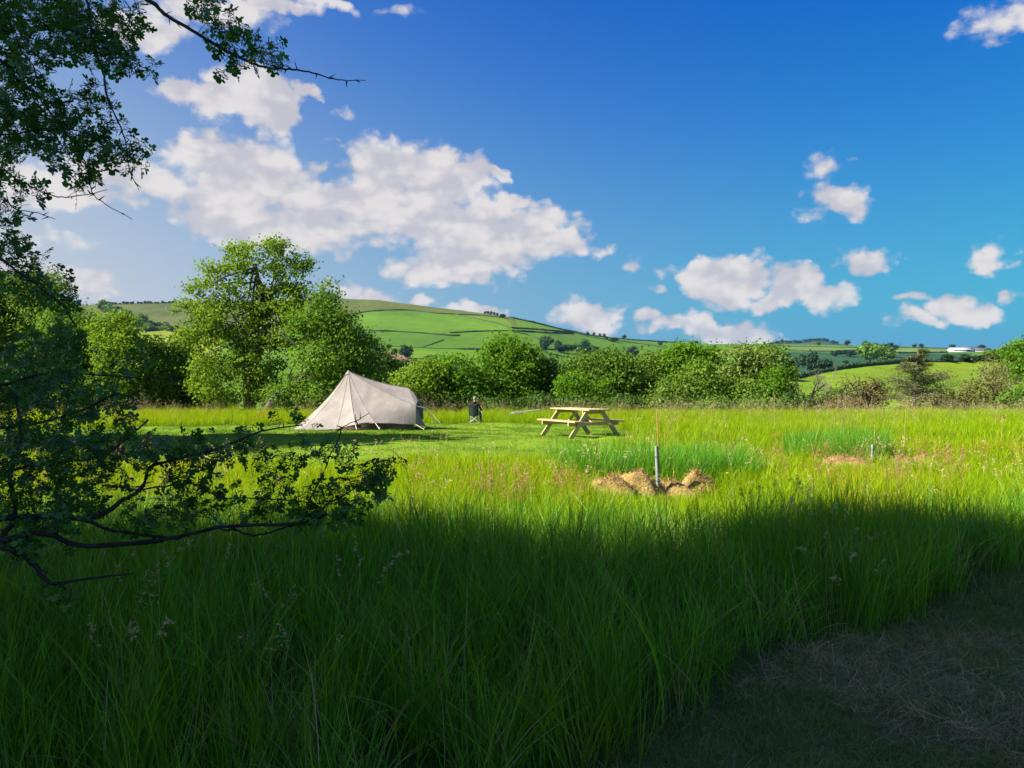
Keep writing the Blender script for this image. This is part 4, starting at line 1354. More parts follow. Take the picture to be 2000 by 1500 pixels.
M['rope'] = plain_mat('pale_rope', (0.5, 0.47, 0.4), (0.7, 0.66, 0.58), 30, .8)
M['wood_peg'] = plain_mat('wooden_peg', (0.4, 0.28, 0.16), (0.55, 0.4, 0.24), 10, .7)
M['metal'] = plain_mat('grey_metal', (0.3, 0.3, 0.3), (0.42, 0.42, 0.42), 10, .4)


def tent():
    D = 30.0
    ox = (680 - 1000) * D / F
    g0 = float(gz(ox, D))
    root = empty('bell_tent', (ox, D, g0))
    tag(root, 'pale beige canvas bell tent with one peak pitched on the mown lawn', 'tent')
    k = D / F

    def L(px, py, dy=0.0):
        return at(px, py, D + dy) - np.array([ox, D, g0])
    PK = L(680, 725)
    RD = L(797, 757.5, .1)                 # end of the sagging ridge
    Ef = L(812, 792.5, -1.15)               # front awning corner
    Eb = Ef * np.array([1, -1, 1]) + np.array([-.1, .1, 0])
    # panel seams: list of bottoms (hem) front from the far left round to the right
    hem = [
        (-2.12, .15, .03), (-1.95, -.75, .04), (-1.45, -1.45, .06), (L(657, 838, -1.85)), (L(694, 829, -2.0)), (L(733, 826, -1.9)),
    ]
    hem = [np.array(h) for h in hem]
    T = np.linspace(0, 1, 12)

    def seam(bot, sag=.10):
        P = PK[None, :] * (1 - T)[:, None] + bot[None, :] * T[:, None]
        ax = np.array([0.0, 0.0])
        s = np.sin(T * math.pi) * sag
        out = bot[:2] - PK[:2]
        out /= np.linalg.norm(out) + 1e-9
        P[:, :2] -= out[None, :] * s[:, None]
        P[:, 2] -= s * .45
        return P

    def loft(A, B, name, mat, n=6, sag=.03, ctr=(0, 0)):
        mb = MB()
        rows = []
        for j in range(n + 1):
            w = j / n
            R = A * (1 - w) + B * w
            c = (np.array(ctr) - R[:, :2])
            c /= np.linalg.norm(c, axis=1)[:, None] + 1e-6
            R = R.copy()
            R[:, :2] += c * (math.sin(w * math.pi) * sag * np.linspace(.1, 1, len(R)))[:, None]
            rows.append(R)
        V = np.array(rows)
        m_ = V.shape[1]
        i, j = np.arange(n)[:, None] * m_, np.arange(m_ - 1)[None, :]
        f = np.stack([i + j, i + m_ + j, i + m_ + j + 1, i + j + 1], -1).reshape(-1, 4)
        mb.add(V.reshape(-1, 3), f)
        return mb.build(name, mat, root, smooth_=True)
    Sf = [seam(h, .13) for h in hem]
    # edge line from the peak to the awning corner then down to the ground
    edge_top = bezier(PK, (PK + Ef) / 2 + np.array([0, .02, -.16]), Ef, 9)
    foot = L(832, 833, -.55)
    edge = np.vstack([edge_top, [Ef * .66 + foot * .34 + np.array([-.03, 0, 0]), Ef * .3 + foot * .7 + np.array([-.05, 0, 0]), foot]])
    low_edge = L(812, 829, -1.25)
    for a, b_ in zip(Sf[:-1], Sf[1:]):
        loft(a, b_, 'canvas_panel', M['canvas'])
    # large front panel: hem runs right, upper edge is the edge line
    S5 = Sf[-1]
    Eh = np.vstack([edge_top[:9], [Ef * .7 + low_edge * .3, Ef * .35 + low_edge * .65, low_edge]])
    loft(S5, Eh, 'canvas_panel', M['canvas'], 8, .05)
    # wall wing between the low edge and the foot on the right
    W1 = np.array([Ef * (1 - t) + low_edge * t for t in np.linspace(0, 1, 6)])
    W2 = np.array([Ef * (1 - t) + foot * t for t in np.linspace(0, 1, 6)]) + np.array([-.04, 0, 0]) * np.sin(np.linspace(0, 1, 6) * math.pi)[:, None]
    loft(W1, W2, 'canvas_panel', M['canvas'], 4, .0)
    # roof above the edge line
    ridge = bezier(PK, (PK + RD) / 2 + np.array([0, 0, -.20]), RD, 9)
    loft(edge_top, ridge, 'roof_panel', M['canvas'], 6, .0)
    back_edge = edge_top * np.array([1, -1, 1]) + np.array([0, .1, 0])
    back_edge[0] = PK
    loft(ridge, back_edge, 'roof_panel', M['canvas'], 6, .0)
    # back half
    Sb = [s * np.array([1, -1, 1]) for s in Sf[1:]]
    for s in Sb: s[:, :] = s
    bk = [Sf[0]] + Sb
    for a, b_ in zip(bk[:-1], bk[1:]):
        loft(a, b_, 'canvas_panel', M['canvas'])
    lb = low_edge * np.array([1, -1, 1])
    loft(bk[-1], np.vstack([back_edge, [back_edge[-1] * .7 + lb * .3, back_edge[-1] * .35 + lb * .65, lb]]), 'canvas_panel', M['canvas'], 8, .05)
    # open end with dark inner cloth and door flap
    fb = foot * np.array([1, -1, 1])
    e = MB()
    I = np.array([-.30, 0, -.02])
    e.add([RD + I, Ef + I, foot + I, fb + I, back_edge[-1] + I], [[0, 1, 2], [0, 2, 3], [0, 3, 4]])
    e.build('door_panel', M['canvas'], root)
    fl = MB()
    tip = L(818, 786, -.3)
    fl.add([RD, Ef, tip * .6 + Ef * .4 + np.array([0, 0, .12]), RD * .4 + tip * .6 + np.array([0, 0, .1])], [[0, 1, 2, 3]])
    fl.build('door_flap', M['canvas'], root)
    # seam tapes
    for s in Sf[1:]:
        t_ = MB()
        tube(t_, s + np.array([0, -.008, .008]), np.full(len(s), .004), 4)
        t_.build('seam', M['canvas'], root)
    for s in (edge_top, ridge):
        t_ = MB()
        tube(t_, s + np.array([0, -.012, .012]), np.full(len(s), .007), 4)
        t_.build('seam', M['canvas'], root)
    # peak cap
    c = MB()
    a = np.linspace(0, 2 * math.pi, 9)[:-1]
    cv = [PK + np.array([0, 0, .05])] + [PK + np.array([math.cos(q) * .12, math.sin(q) * .12, -.12]) for q in a]
    c.add(cv, [[0, 1 + i, 1 + (i + 1) % 8] for i in range(8)])
    c.build('peak_cap', M['canvas'], root)
    # mud wall below the hem
    hl = [h.copy() for h in hem] + [low_edge.copy()]
    hl = spline(hl, 6)
    w = MB()
    top = hl * np.array([.975, .97, 1]) + np.array([0, 0, .015])
    bot = top.copy()
    bot[:, 2] = [float(gz(ox + p_[0], D + p_[1])) - g0 - .05 for p_ in bot]
    n = len(top)
    i = np.arange(n - 1)
    w.add(np.vstack([top, bot]), np.stack([i, i + 1, n + i + 1, n + i], 1))
    w.build('side_wall', M['mudwall'], root)
    # guy ropes and pegs
    for h in hem[1:] + [low_edge, foot]:
        out = np.array([h[0], h[1], 0])
        out = out / np.linalg.norm(out)
        pg = h + out * .34
        gl = float(gz(ox + pg[0], D + pg[1])) - g0
        pg[2] = gl + .05
        r = MB()
        tube(r, [h, pg], [.012, .012], 4)
        r.build('guy_rope', M['rope'], root)
        q = MB()
        tube(q, [pg - out * .02 + np.array([0, 0, -.12]), pg + out * .03 + np.array([0, 0, .08])], [.012, .016], 5)
        q.build('peg', M['wood_peg'], root)
    for p0, p1 in ((L(805, 768, .0), L(829, 800, -.2)), (Ef, L(834, 798, -1.0))):
        r = MB()
        tube(r, [p0, p1, p1 * 1 + np.array([.5, 0, -.55])], [.009, .009, .009], 4)
        r.build('guy_rope', M['rope'], root)
    for P_ in (RD, Ef):
        q = MB()
        tube(q, [P_ + I * .6, np.array([P_[0] - .07, P_[1], -.02])], [.02, .02], 6)
        q.build('pole', M['metal'], root)


tent()

# ------------------------------------------------------------------ picnic table
m, b = new_mat('pale_new_timber')
co = b.n('ShaderNodeTexCoord').outputs['Object']
rn = b.n('ShaderNodeObjectInfo').outputs['Random']
v = b.v('MULTIPLY', b.v('ADD', co, b.n('ShaderNodeCombineXYZ', ins={0: 0.0, 1: b.m('MULTIPLY', rn, 9), 2: 0.0}).outputs[0]), (1.2, 14, 14))
gr = b.noise(v, 3, 6, .65)
colr = b.mix(smooth(b, gr, .3, .7), (0.35, 0.24, 0.12, 1), (0.47, 0.35, 0.20, 1))
colr = b.mix(b.m('MULTIPLY', rn, .3), colr, (0.36, 0.24, 0.12, 1))
pr = b.n('ShaderNodeBsdfPrincipled', ins={'Base Color': colr, 'Roughness': .6})
bp = b.n('ShaderNodeBump', ins={'Strength': .3, 'Distance': .004, 'Height': gr})
b.set(pr.inputs['Normal'], bp.outputs[0])
b.n('ShaderNodeOutputMaterial', ins={0: pr.outputs[0]})
M['timber'] = m


def beam(name, a, b_, w, t, parent, mat, up=(0, 0, 1), bev=.006):
    """timber from a to b, w wide across 'up x axis', t thick along up"""
    a, b_ = Vector(a), Vector(b_)
    x = (b_ - a)
    Ln = x.length
    x.normalize()
    y = Vector(up).cross(x)
    y.normalize()
    z = x.cross(y)
    hx, hy, hz = Ln / 2, w / 2, t / 2
    prof = [(-hy + bev, -hz), (hy - bev, -hz), (hy, -hz + bev), (hy, hz - bev), (hy - bev, hz), (-hy + bev, hz), (-hy, hz - bev), (-hy, -hz + bev)]
    V = [(s * hx, p_[0], p_[1]) for s in (-1, 1) for p_ in prof]
    me = bpy.data.meshes.new(name)
    me.from_pydata(V, [], [tuple(range(7, -1, -1)), tuple(range(8, 16))] + [(i, (i + 1) % 8, 8 + (i + 1) % 8, 8 + i) for i in range(8)])
    me.materials.append(M[mat])
    o = bpy.data.objects.new(name, me)
    C.objects.link(o)
    o.parent = parent
    o.matrix_local = Matrix.LocRotScale((a + b_) / 2, Matrix((x, y, z)).transposed().to_quaternion(), None)
    return o


def picnic_table():
    D = 21.6
    x0 = (1133 - 1000) * D / F
    g0 = float(gz(x0, D))
    slope = math.atan2(float(gz(x0, D + .8)) - float(gz(x0, D - .8)), 1.6)
    root = empty('picnic_table', (x0, D, g0 + .01))
    root.rotation_euler = (Matrix.Rotation(slope * .8, 3, 'X') @ Matrix.Rotation(RAD(120), 3, 'Z')).to_euler()
    tag(root, 'pale wooden picnic table with attached benches on the mown grass', 'picnic table')
    TL, H = 1.9, .76
    for i in range(5):                     # table top boards run along X
        y = (i - 2) * .152
        o = beam('tabletop_plank', (-TL / 2, y, H - .018), (TL / 2, y, H - .018), .145, .038, root, 'timber')
    for s in (-1, 1):
        for i in range(2):
            y = s * (.62 + i * .14)
            beam('seat_plank', (-TL / 2, y, .43), (TL / 2, y, .43), .134, .04, root, 'timber')
        xf = s * .70
        for q in (-1, 1):                  # A-frame legs
            beam('leg', (xf, q * .80, -.02), (xf, q * .22, H - .04), .045, .125, root, 'timber', up=(0, 1, .0))
        beam('seat_bearer', (xf - s * .05, -.84, .36), (xf - s * .05, .84, .36), .045, .10, root, 'timber')
        beam('top_bearer', (xf - s * .05, -.37, H - .085), (xf - s * .05, .37, H - .085), .045, .09, root, 'timber')
        beam('brace', (xf - s * .08, 0, .36), (s * .12, 0, H - .06), .07, .045, root, 'timber')
        for q in (-1, 1):
            for zz_ in (.36, H - .09):
                bm_ = MB()
                y = q * (.80 - .58 * (zz_ + .02) / (H - .02))
                tube(bm_, [(xf + s * .02, y, zz_), (xf + s * .034, y, zz_)], [.012, .012], 6)
                bm_.build('bolt', M['metal'], root)


picnic_table()

# ------------------------------------------------------------------ camp chair and person
M['chaircloth'] = plain_mat('dark_green_chair_cloth', (0.009, 0.020, 0.015), (0.016, 0.032, 0.026), 12, .8)
M['darkmetal'] = plain_mat('dark_chair_tube', (0.10, 0.10, 0.10), (0.16, 0.16, 0.16), 12, .4)
M['lightmetal'] = plain_mat('light_chair_tube', (0.45, 0.45, 0.42), (0.6, 0.6, 0.56), 12, .4)
M['hoodie'] = plain_mat('dark_navy_hoodie', (0.010, 0.010, 0.018), (0.020, 0.018, 0.028), 10, .9)
M['trousers'] = plain_mat('black_trousers', (0.010, 0.010, 0.014), (0.02, 0.02, 0.026), 10, .9)
M['skin'] = plain_mat('skin', (0.30, 0.16, 0.11), (0.36, 0.20, 0.14), 10, .6)
M['hair'] = plain_mat('grey_hair', (0.16, 0.135, 0.11), (0.27, 0.23, 0.19), 60, .7)
M['shoe'] = plain_mat('black_shoe', (0.012, 0.012, 0.012), (0.02, 0.02, 0.02), 10, .6)

CH_D = 37.0
CH_X = (928 - 1000) * CH_D / F
CH_G = float(gz(CH_X, CH_D))
CH_R = RAD(-12)                 # facing away from the camera, a little to the right


def camp_chair():
    root = empty('camping_chair', (CH_X, CH_D, CH_G), CH_R)
    root.scale = (.92, .92, .92)
    tag(root, 'dark green folding camping chair with crossed legs seen from behind', 'chair')
    m_ = M['chaircloth']
    b_ = MB()
    n = 8
    V, f = [], []
    for i in range(n + 1):
        for j in range(n + 1):
            u, v_ = i / n, j / n
            V.append(((u - .5) * .52, -.22 - .10 * v_ - .06 * math.sin(u * math.pi), .40 + .48 * v_ - .03 * math.sin(u * math.pi) * v_))
    for i in range(n):
        for j in range(n):
            a = i * (n + 1) + j
            f.append([a, a + 1, a + n + 2, a + n + 1])
    b_.add(V, f)
    V2 = [(x, y + .012, z) for x, y, z in V]
    b_.add(V2, f)
    b_.build('backrest', m_, root, smooth_=True)
    s = MB()
    V, f = [], []
    for i in range(n + 1):
        for j in range(n + 1):
            u, v_ = i / n, j / n
            V.append(((u - .5) * .52, -.24 + .46 * v_, .42 - .07 * math.sin(u * math.pi) * (1 - .5 * v_)))
    for i in range(n):
        for j in range(n):
            a = i * (n + 1) + j
            f.append([a, a + 1, a + n + 2, a + n + 1])
    s.add(V, f)
    s.add([(x, y, z - .012) for x, y, z in V], f)
    s.build('seat', m_, root, smooth_=True)
    for q in (-1, 1):
        a = MB()
        tube(a, [(q * .27, -.22, .0), (q * .27, -.24, .45), (q * .27, -.33, .88)], [.011] * 3, 6)
        a.build('back_post', M['darkmetal'], root)
        a = MB()
        tube(a, [(q * .29, .24, 0), (q * .30, .24, .62)], [.011] * 2, 6)
        a.build('front_post', M['lightmetal'], root)
        a = MB()
        box(a, (q * .30, .0, .635), (.06, .54, .025))
        a.build('armrest', M['chaircloth'], root)
        a = MB()
        tube(a, [(q * .27, -.23, .02), (-q * .27, -.21 + q * .012, .42)], [.010] * 2, 6)
        a.build('leg', M['lightmetal'], root)
        a = MB()
        tube(a, [(q * .28, .24, .02), (-q * .28, .25 + q * .012, .42)], [.010] * 2, 6)
        a.build('leg', M['lightmetal'], root)
        a = MB()
        tube(a, [(q * .28, -.22, .03), (q * .29, .24, .40)], [.009] * 2, 6)
        a.build('leg', M['darkmetal'], root)
        for yy in (-.23, .24):
            a = MB()
            box(a, (q * .28, yy, .012), (.05, .06, .03))
            a.build('foot', M['darkmetal'], root)


camp_chair()


def skin_obj(name, nodes, edges, mat, parent, sub=2):
    """nodes: (x, y, z, rx, ry)"""
    me = bpy.data.meshes.new(name)
    me.from_pydata([n[:3] for n in nodes], edges, [])
    o = bpy.data.objects.new(name, me)
    C.objects.link(o)
    o.parent = parent
    mo = o.modifiers.new('skin', 'SKIN')
    for i, n in enumerate(nodes):
        me.skin_vertices[0].data[i].radius = (n[3], n[4])
    me.skin_vertices[0].data[0].use_root = True
    mo.use_smooth_shade = True
    su = o.modifiers.new('sub', 'SUBSURF')
    su.levels = su.render_levels = sub
    me.materials.append(M[mat])
    return o


def person():
    root = empty('person', (CH_X, CH_D, CH_G), CH_R)
    root.scale = (.92, .92, .92)
    tag(root, 'person with short grey hair in a dark hoodie sitting with their back to us', 'person')
    S = 0.45
    # clothed body: torso, arms, legs as one surface
    N = [(0, -.06, .50, .17, .13), (0, -.12, .66, .16, .12), (0, -.17, .84, .185, .12), (0, -.16, 1.00, .17, .10), (0, -.13, 1.10, .075, .07),
         (-.19, -.15, 1.00, .075, .07), (-.27, -.13, .84, .058, .058), (-.31, -.02, .70, .05, .05), (-.27, .18, .68, .038, .038),
         (.19, -.15, 1.00, .075, .07), (.27, -.13, .84, .058, .058), (.31, -.02, .70, .05, .05), (.27, .18, .68, .038, .038)]
    E = [(0, 1), (1, 2), (2, 3), (3, 4), (3, 5), (5, 6), (6, 7), (7, 8), (3, 9), (9, 10), (10, 11), (11, 12)]
    skin_obj('hoodie', N, E, 'hoodie', root)
    N = [(0, -.04, .50, .15, .12), (-.10, .06, .50, .095, .09), (-.13, .34, .52, .072, .072), (-.14, .40, .46, .065, .065), (-.14, .38, .24, .05, .05), (-.14, .36, .09, .038, .038),
         (.10, .06, .50, .095, .09), (.15, .34, .52, .072, .072), (.17, .40, .46, .065, .065), (.20, .36, .24, .05, .05), (.22, .34, .09, .038, .038)]
    E = [(0, 1), (1, 2), (2, 3), (3, 4), (4, 5), (0, 6), (6, 7), (7, 8), (8, 9), (9, 10)]
    skin_obj('trousers', N, E, 'trousers', root)
    # hood collar
    N = [(-.10, -.17, 1.07, .04, .05), (-.06, -.22, 1.07, .04, .05), (0, -.245, 1.06, .045, .055), (.06, -.22, 1.07, .04, .05), (.10, -.17, 1.07, .04, .05)]
    skin_obj('hood', N, [(2, 1), (1, 0), (2, 3), (3, 4)], 'hoodie', root)
    # head with neck, turned slightly right and bowed
    hd = empty('head', (0.02, -.12, 1.12), RAD(-16))
    hd.parent = root
    mb = MB()
    nl, na = 14, 18
    V, f = [], []
    for i in range(nl + 1):
        th = math.pi * i / nl
        for j in range(na):
            a = 2 * math.pi * j / na
            x, y, z = math.sin(th) * math.cos(a), math.sin(th) * math.sin(a), math.cos(th)
            w = .078 * (1 - .22 * max(0, -z))
            yy = y * .098 * (1 - .10 * max(0, -z)) + (.012 if y > 0 and z < -.2 else 0)
            V.append((x * w, yy + .01, z * .122 + .13))
    for i in range(nl):
        for j in range(na):
            f.append([i * na + j, i * na + (j + 1) % na, (i + 1) * na + (j + 1) % na, (i + 1) * na + j])
    mb.add(V, f)
    tube(mb, [(0, -.03, -.06), (0, -.02, .02), (0, 0, .10)], [.062, .056, .055], 12)
    mb.build('face', M['skin'], hd, smooth_=True)
    mb = MB()                                # nose, brow, lips
    mb.add([(0, .135, .12), (-.016, .105, .095), (.016, .105, .095), (0, .103, .155)], [[0, 1, 2], [0, 3, 1], [0, 2, 3]])
    mb.add([(-.024, .102, .062), (.024, .102, .062), (.018, .110, .070), (-.018, .110, .070)], [[0, 1, 2, 3]])
    mb.build('nose', M['skin'], hd)
    for q in (-1, 1):
        e_ = MB()
        tube(e_, [(q * .076, -.005, .10), (q * .092, -.012, .125), (q * .084, -.008, .15)], [.010, .016, .010], 8)
        e_.build('ear', M['skin'], hd, smooth_=True)
        y_ = MB()
        box(y_, (q * .03, .100, .135), (.024, .012, .010))
        y_.build('eye', M['opening'], hd)
    mb = MB()
    V, f = [], []
    rng = np.random.RandomState(4)
    nl2 = 10
    for i in range(nl2 + 1):
        for j in range(na):
            a = 2 * math.pi * j / na
            low = 1.85 if math.sin(a) < .2 else 1.05
            th = low * i / nl2
            r = 1 + rng.uniform(-.015, .045)
            V.append((math.sin(th) * math.cos(a) * .088 * r, math.sin(th) * math.sin(a) * .108 * r + .005, math.cos(th) * .132 * r + .135))
    for i in range(nl2):
        for j in range(na):
            f.append([i * na + j, i * na + (j + 1) % na, (i + 1) * na + (j + 1) % na, (i + 1) * na + j])
    mb.add(V, f)
    mb.build('hair', M['hair'], hd, smooth_=True)
    for q in (-1, 1):
        hnd = MB()
        w = np.array([q * .27, .19, .675])
        box(hnd, w + np.array([0, .045, 0]), (.075, .085, .03))
        for i in range(4):
            fx = (i - 1.5) * .019
            Ln = (.062, .072, .068, .054)[i]
            tube(hnd, [w + np.array([fx, .08, .0]), w + np.array([fx, .08 + Ln * .6, .002]), w + np.array([fx, .08 + Ln * .9, -.022])], [.0088, .008, .0065], 6)
        tube(hnd, [w + np.array([-q * .034, .03, 0]), w + np.array([-q * .055, .06, -.006]), w + np.array([-q * .056, .085, -.016])], [.011, .009, .007], 6)
        hnd.build('hand', M['skin'], root, smooth_=True)
        sx_ = -.14 if q < 0 else .22
        skin_obj('shoe', [(sx_, .30, .055, .04, .042), (sx_, .38, .05, .045, .04), (sx_ + .01, .48, .038, .042, .03)], [(0, 1), (1, 2)], 'shoe', root, 1)


person()

# ------------------------------------------------------------------ pale board lying in the far grass
def pale_board():
    D = 39.5
    a, b_ = at(1000, 806, D), at(1054, 800.5, D + 1.0)
    root = empty('board', ((a[0] + b_[0]) / 2, D + .5, (a[2] + b_[2]) / 2))
    tag(root, 'long pale board lying in the grass between the person and the table', 'board')
    o = Vector(root.location)
    beam('plank', Vector(a) - o, Vector(b_) - o, .28, .03, root, 'boardwhite')
    beam('plank', Vector(a) - o + Vector((-.15, -.3, -.06)), Vector(a) * .45 + Vector(b_) * .55 - o + Vector((0, -.3, -.05)), .18, .03, root, 'boardwhite')


pale_board()

# ------------------------------------------------------------------ hay heaps
M['hay'] = plain_mat('dry_cut_grass', (0.17, 0.11, 0.032), (0.38, 0.265, 0.09), 5, .95, (1, 1, 1), 1.0, 30, .04)
M['hayblade'] = leaf_mat('dry_grass_strands', (0.16, 0.10, 0.03), (0.40, 0.28, 0.11), .25, (1.1, 1, .7), .8, rnd=False)


def hay(label, px, py_base, py_top, wpx, D, seed, flat=1.0):
    rng = np.random.RandomState(seed)
    k = D / F
    x = (px - 1000) * k
    g0 = float(gz(x, D))
    top = (at(px, py_top, D)[2] - g0) * .88
    w = wpx * k / 2 * 1.28
    root = empty('hay_heap', (x, D, g0))
    tag(root, label, 'hay heap', 'heaps of dry cut grass in the meadow')
    mb = MB()
    nr, na = 12, 30
    V, f = [(0, 0, top)], []
    ph = rng.rand(4) * 6
    for i in range(1, nr + 1):
        for j in range(na):
            a = 2 * math.pi * j / na
            r = i / nr
            wob = 1 + .13 * math.sin(2 * a + ph[0]) + .08 * math.sin(3 * a + ph[1]) + .05 * math.sin(7 * a + ph[2])
            z = top * .94 * max(0, 1 - r ** 2.2) ** .72 * (1 + .12 * math.sin(3 * r + a + ph[3])) + rng.uniform(-.018, .018)
            V.append((math.cos(a) * r * w * wob * 1.08, math.sin(a) * r * w * wob * .85, z - .03))
    for j in range(na):
        f.append((0, 1 + j, 1 + (j + 1) % na))
    me_f4 = []
    for i in range(nr - 1):
        for j in range(na):
            a = 1 + i * na + j
            b_ = 1 + i * na + (j + 1) % na
            me_f4.append((a, a + na, b_ + na, b_))
    V = np.array(V)
    mb.add(V, np.array(f))
    mb.f.append(np.array(me_f4))
    mb.build('heap', M['hay'], root, smooth_=True)
    st = MB()
    n = 700
    idx = rng.randint(1, len(V), n)
    p0 = V[idx] + rng.normal(size=(n, 3)) * .014
    d = rng.normal(size=(n, 3)) * np.array([1, 1, .22])
    d /= np.linalg.norm(d, axis=1)[:, None]
    L_ = rng.uniform(.025, .06, n)[:, None]
    wv = np.cross(d, rng.normal(size=(n, 3)))
    wv = wv / np.linalg.norm(wv, axis=1)[:, None] * .003
    up = np.array([0, 0, .02])
    Q = np.stack([p0 - wv, p0 + wv, p0 + d * L_ + wv * .6 + up, p0 + d * L_ - wv * .6 + up], 1).reshape(-1, 3)
    st.add(Q, np.arange(4 * n).reshape(-1, 4), np.repeat(rng.rand(n), 4))
    o = st.build('straw', M['hayblade'], root)
    o['kind'] = 'stuff'
    return (x, D, w)


HEAPS = [
    hay('left heap of golden dry grass by the near stake, lower than its neighbour', 1193, 942, 918, 74, 9.9, 1),
    hay('tallest heap of dry grass left of the near stake with a dark shaded side', 1246, 937, 908, 84, 10.1, 2),
    hay('flattened dry grass right at the foot of the near stake', 1312, 940, 928, 84, 10.2, 3),
    hay('pale heap of dry grass right of the near stake', 1364, 937, 910, 66, 10.3, 4),
    hay('brown heap of dry grass left of the far stake', 1648, 902, 883, 90, 13.6, 5),
    hay('low heap of dry grass right of the far stake', 1762, 900, 886, 50, 14.0, 6),
    hay('small dark topped heap of dry grass further right of the far stake', 1808, 897, 879, 42, 14.4, 7),
    hay('faint dry grass heap third right of the far stake', 1850, 898, 885, 42, 14.6, 8),
    hay('dry grass heap half hidden at the right edge of the meadow', 1978, 882, 867, 54, 17, 9),
]

# ------------------------------------------------------------------ young trees in guards with canes
M['guard'] = plain_mat('grey_plastic_guard', (0.17, 0.20, 0.19), (0.26, 0.29, 0.27), 5, .5)
M['cane'] = plain_mat('bamboo_cane', (0.30, 0.16, 0.04), (0.40, 0.23, 0.07), 14, .5)


def stake(label, px, D, gtop, ctop, lean=0.02):
    k = D / F
    x = (px - 1000) * k
    g0 = float(gz(x, D))
    root = empty('tree_guard', (x, D, g0))
    tag(root, label, 'tree guard', 'young trees in plastic guards with canes')
    h = at(px, gtop, D)[2] - g0
    hc = at(px, ctop, D)[2] - g0
    a = MB()
    n = 16
    for r, flip in ((.022, 0), (.020, 1)):
        ang = np.arange(n) / n * 2 * math.pi
        V = np.concatenate([np.stack([np.cos(ang) * r - lean * z, np.sin(ang) * r, np.full(n, z)], 1) for z in np.linspace(-.05, h, 6)])
        i, j = np.arange(5)[:, None] * n, np.arange(n)[None, :]
        f = np.stack([i + j, i + (j + 1) % n, i + n + (j + 1) % n, i + n + j], -1).reshape(-1, 4)
        a.add(V, f)
    a.build('guard_tube', M['guard'], root, smooth_=True)
    c = MB()
    pts = [np.array([  .036 - lean * z * 1.0 - .01 * math.sin(z * 2), 0, z]) for z in np.linspace(-.1, hc, 9)]
    tube(c, pts, [.0062 if i % 2 else .0070 for i in range(9)], 7)
    c.build('cane', M['cane'], root, smooth_=True)
    for z in (h * .35, h * .8):
        t = MB()
        ang = np.linspace(0, 2 * math.pi, 14)
        tube(t, np.stack([np.cos(ang) * .036 + .008 - lean * z, np.sin(ang) * .030, np.full(14, z)], 1), [.0028] * 14, 4)
        t.build('tie', M['opening'], root)


stake('grey tree guard with a tall cane standing among the nearer hay heaps', 1287, 10.0, 871, 806, .045)
stake('grey tree guard with a shorter cane beside the farther brown hay heap', 1705, 14.0, 868, 829, -.02)


# ------------------------------------------------------------------ grass
def blade_clump(rng, n, r, h, w, segs=4, bend=(.1, .6), hvar=.35, tint=(0, 1)):
    mb = MB()
    a = rng.rand(n) * 2 * math.pi
    rad = r * np.sqrt(rng.rand(n))
    base = np.stack([np.cos(a) * rad, np.sin(a) * rad, np.full(n, -.02)], 1)
    hh = h * (1 - hvar + hvar * 1.5 * rng.rand(n))
    th = rng.rand(n) * 2 * math.pi
    ld = np.stack([np.cos(th), np.sin(th), np.zeros(n)], 1)
    bd = rng.uniform(*bend, n) ** 1.3
    wa = rng.rand(n) * math.pi
    wd = np.stack([np.cos(wa), np.sin(wa), np.zeros(n)], 1)
    tn = rng.uniform(*tint, n)
    T = np.linspace(0, 1, segs + 1)
    V = []
    TT = []
    for t in T:
        c = base + ld * (hh * (bd * t ** 2 + .08 * t))[:, None] + np.array([0, 0, 1.0]) * (hh * (t - .35 * bd * t ** 2.2))[:, None]
        ww = (w * (0.55 + .9 * t) * (1 - t ** 2.2) + w * .04)[..., None] if np.ndim(w) else w * min(1, .6 + 1.2 * t) * (1 - t ** 2.4) + w * .05
        V.append(c - wd * ww * .5)
        V.append(c + wd * ww * .5)
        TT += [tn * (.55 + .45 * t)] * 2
    V = np.stack(V, 1)
    TT = np.stack(TT, 1)
    k = 2 * (segs + 1)
    f = []
    for s in range(segs):
        f.append([2 * s, 2 * s + 1, 2 * s + 3, 2 * s + 2])
    f = (np.arange(n)[:, None, None] * k + np.array(f)[None]).reshape(-1, 4)
    mb.add(V.reshape(-1, 3), f, TT.ravel())
    return mb


def seed_clump(rng, n, r, h, head_len=.14, head_w=.012, droop=.4):
    mb = MB()
    for i in range(n):
        a, rad = rng.rand() * 6.28, r * math.sqrt(rng.rand())
        b0 = np.array([math.cos(a) * rad, math.sin(a) * rad, 0])
        hh = h * rng.uniform(.75, 1.2)
        th = rng.rand() * 6.28
        ld = np.array([math.cos(th), math.sin(th), 0])
        bd = rng.uniform(.05, droop)
        T = np.linspace(0, 1, 7)
        P = b0 + ld * (hh * bd * T ** 3)[:, None] + np.array([0, 0, 1.0]) * (hh * (T - .3 * bd * T ** 3))[:, None]
        tube(mb, P, np.linspace(.0014, .0008, 7), 3, .25)
        d = P[-1] - P[-2]
        d /= np.linalg.norm(d)
        nh = 22
        t = np.sort(rng.rand(nh))[:, None]
        c = P[-1] + d * t * head_len + rng.normal(size=(nh, 3)) * head_w * (1 - .6 * t) - np.array([0, 0, 1]) * t ** 2 * head_len * bd
        leaf_cloud(mb, rng, c, np.full(nh, .010), np.tile(d, (nh, 1)), rng.uniform(.4, 1, nh), .35)
    return mb


hidden = bpy.data.collections.new('grass_sources')


def src(name, mb, mat):
    o = bpy.data.objects.new(name, mb.mesh(name, mat))
    return o


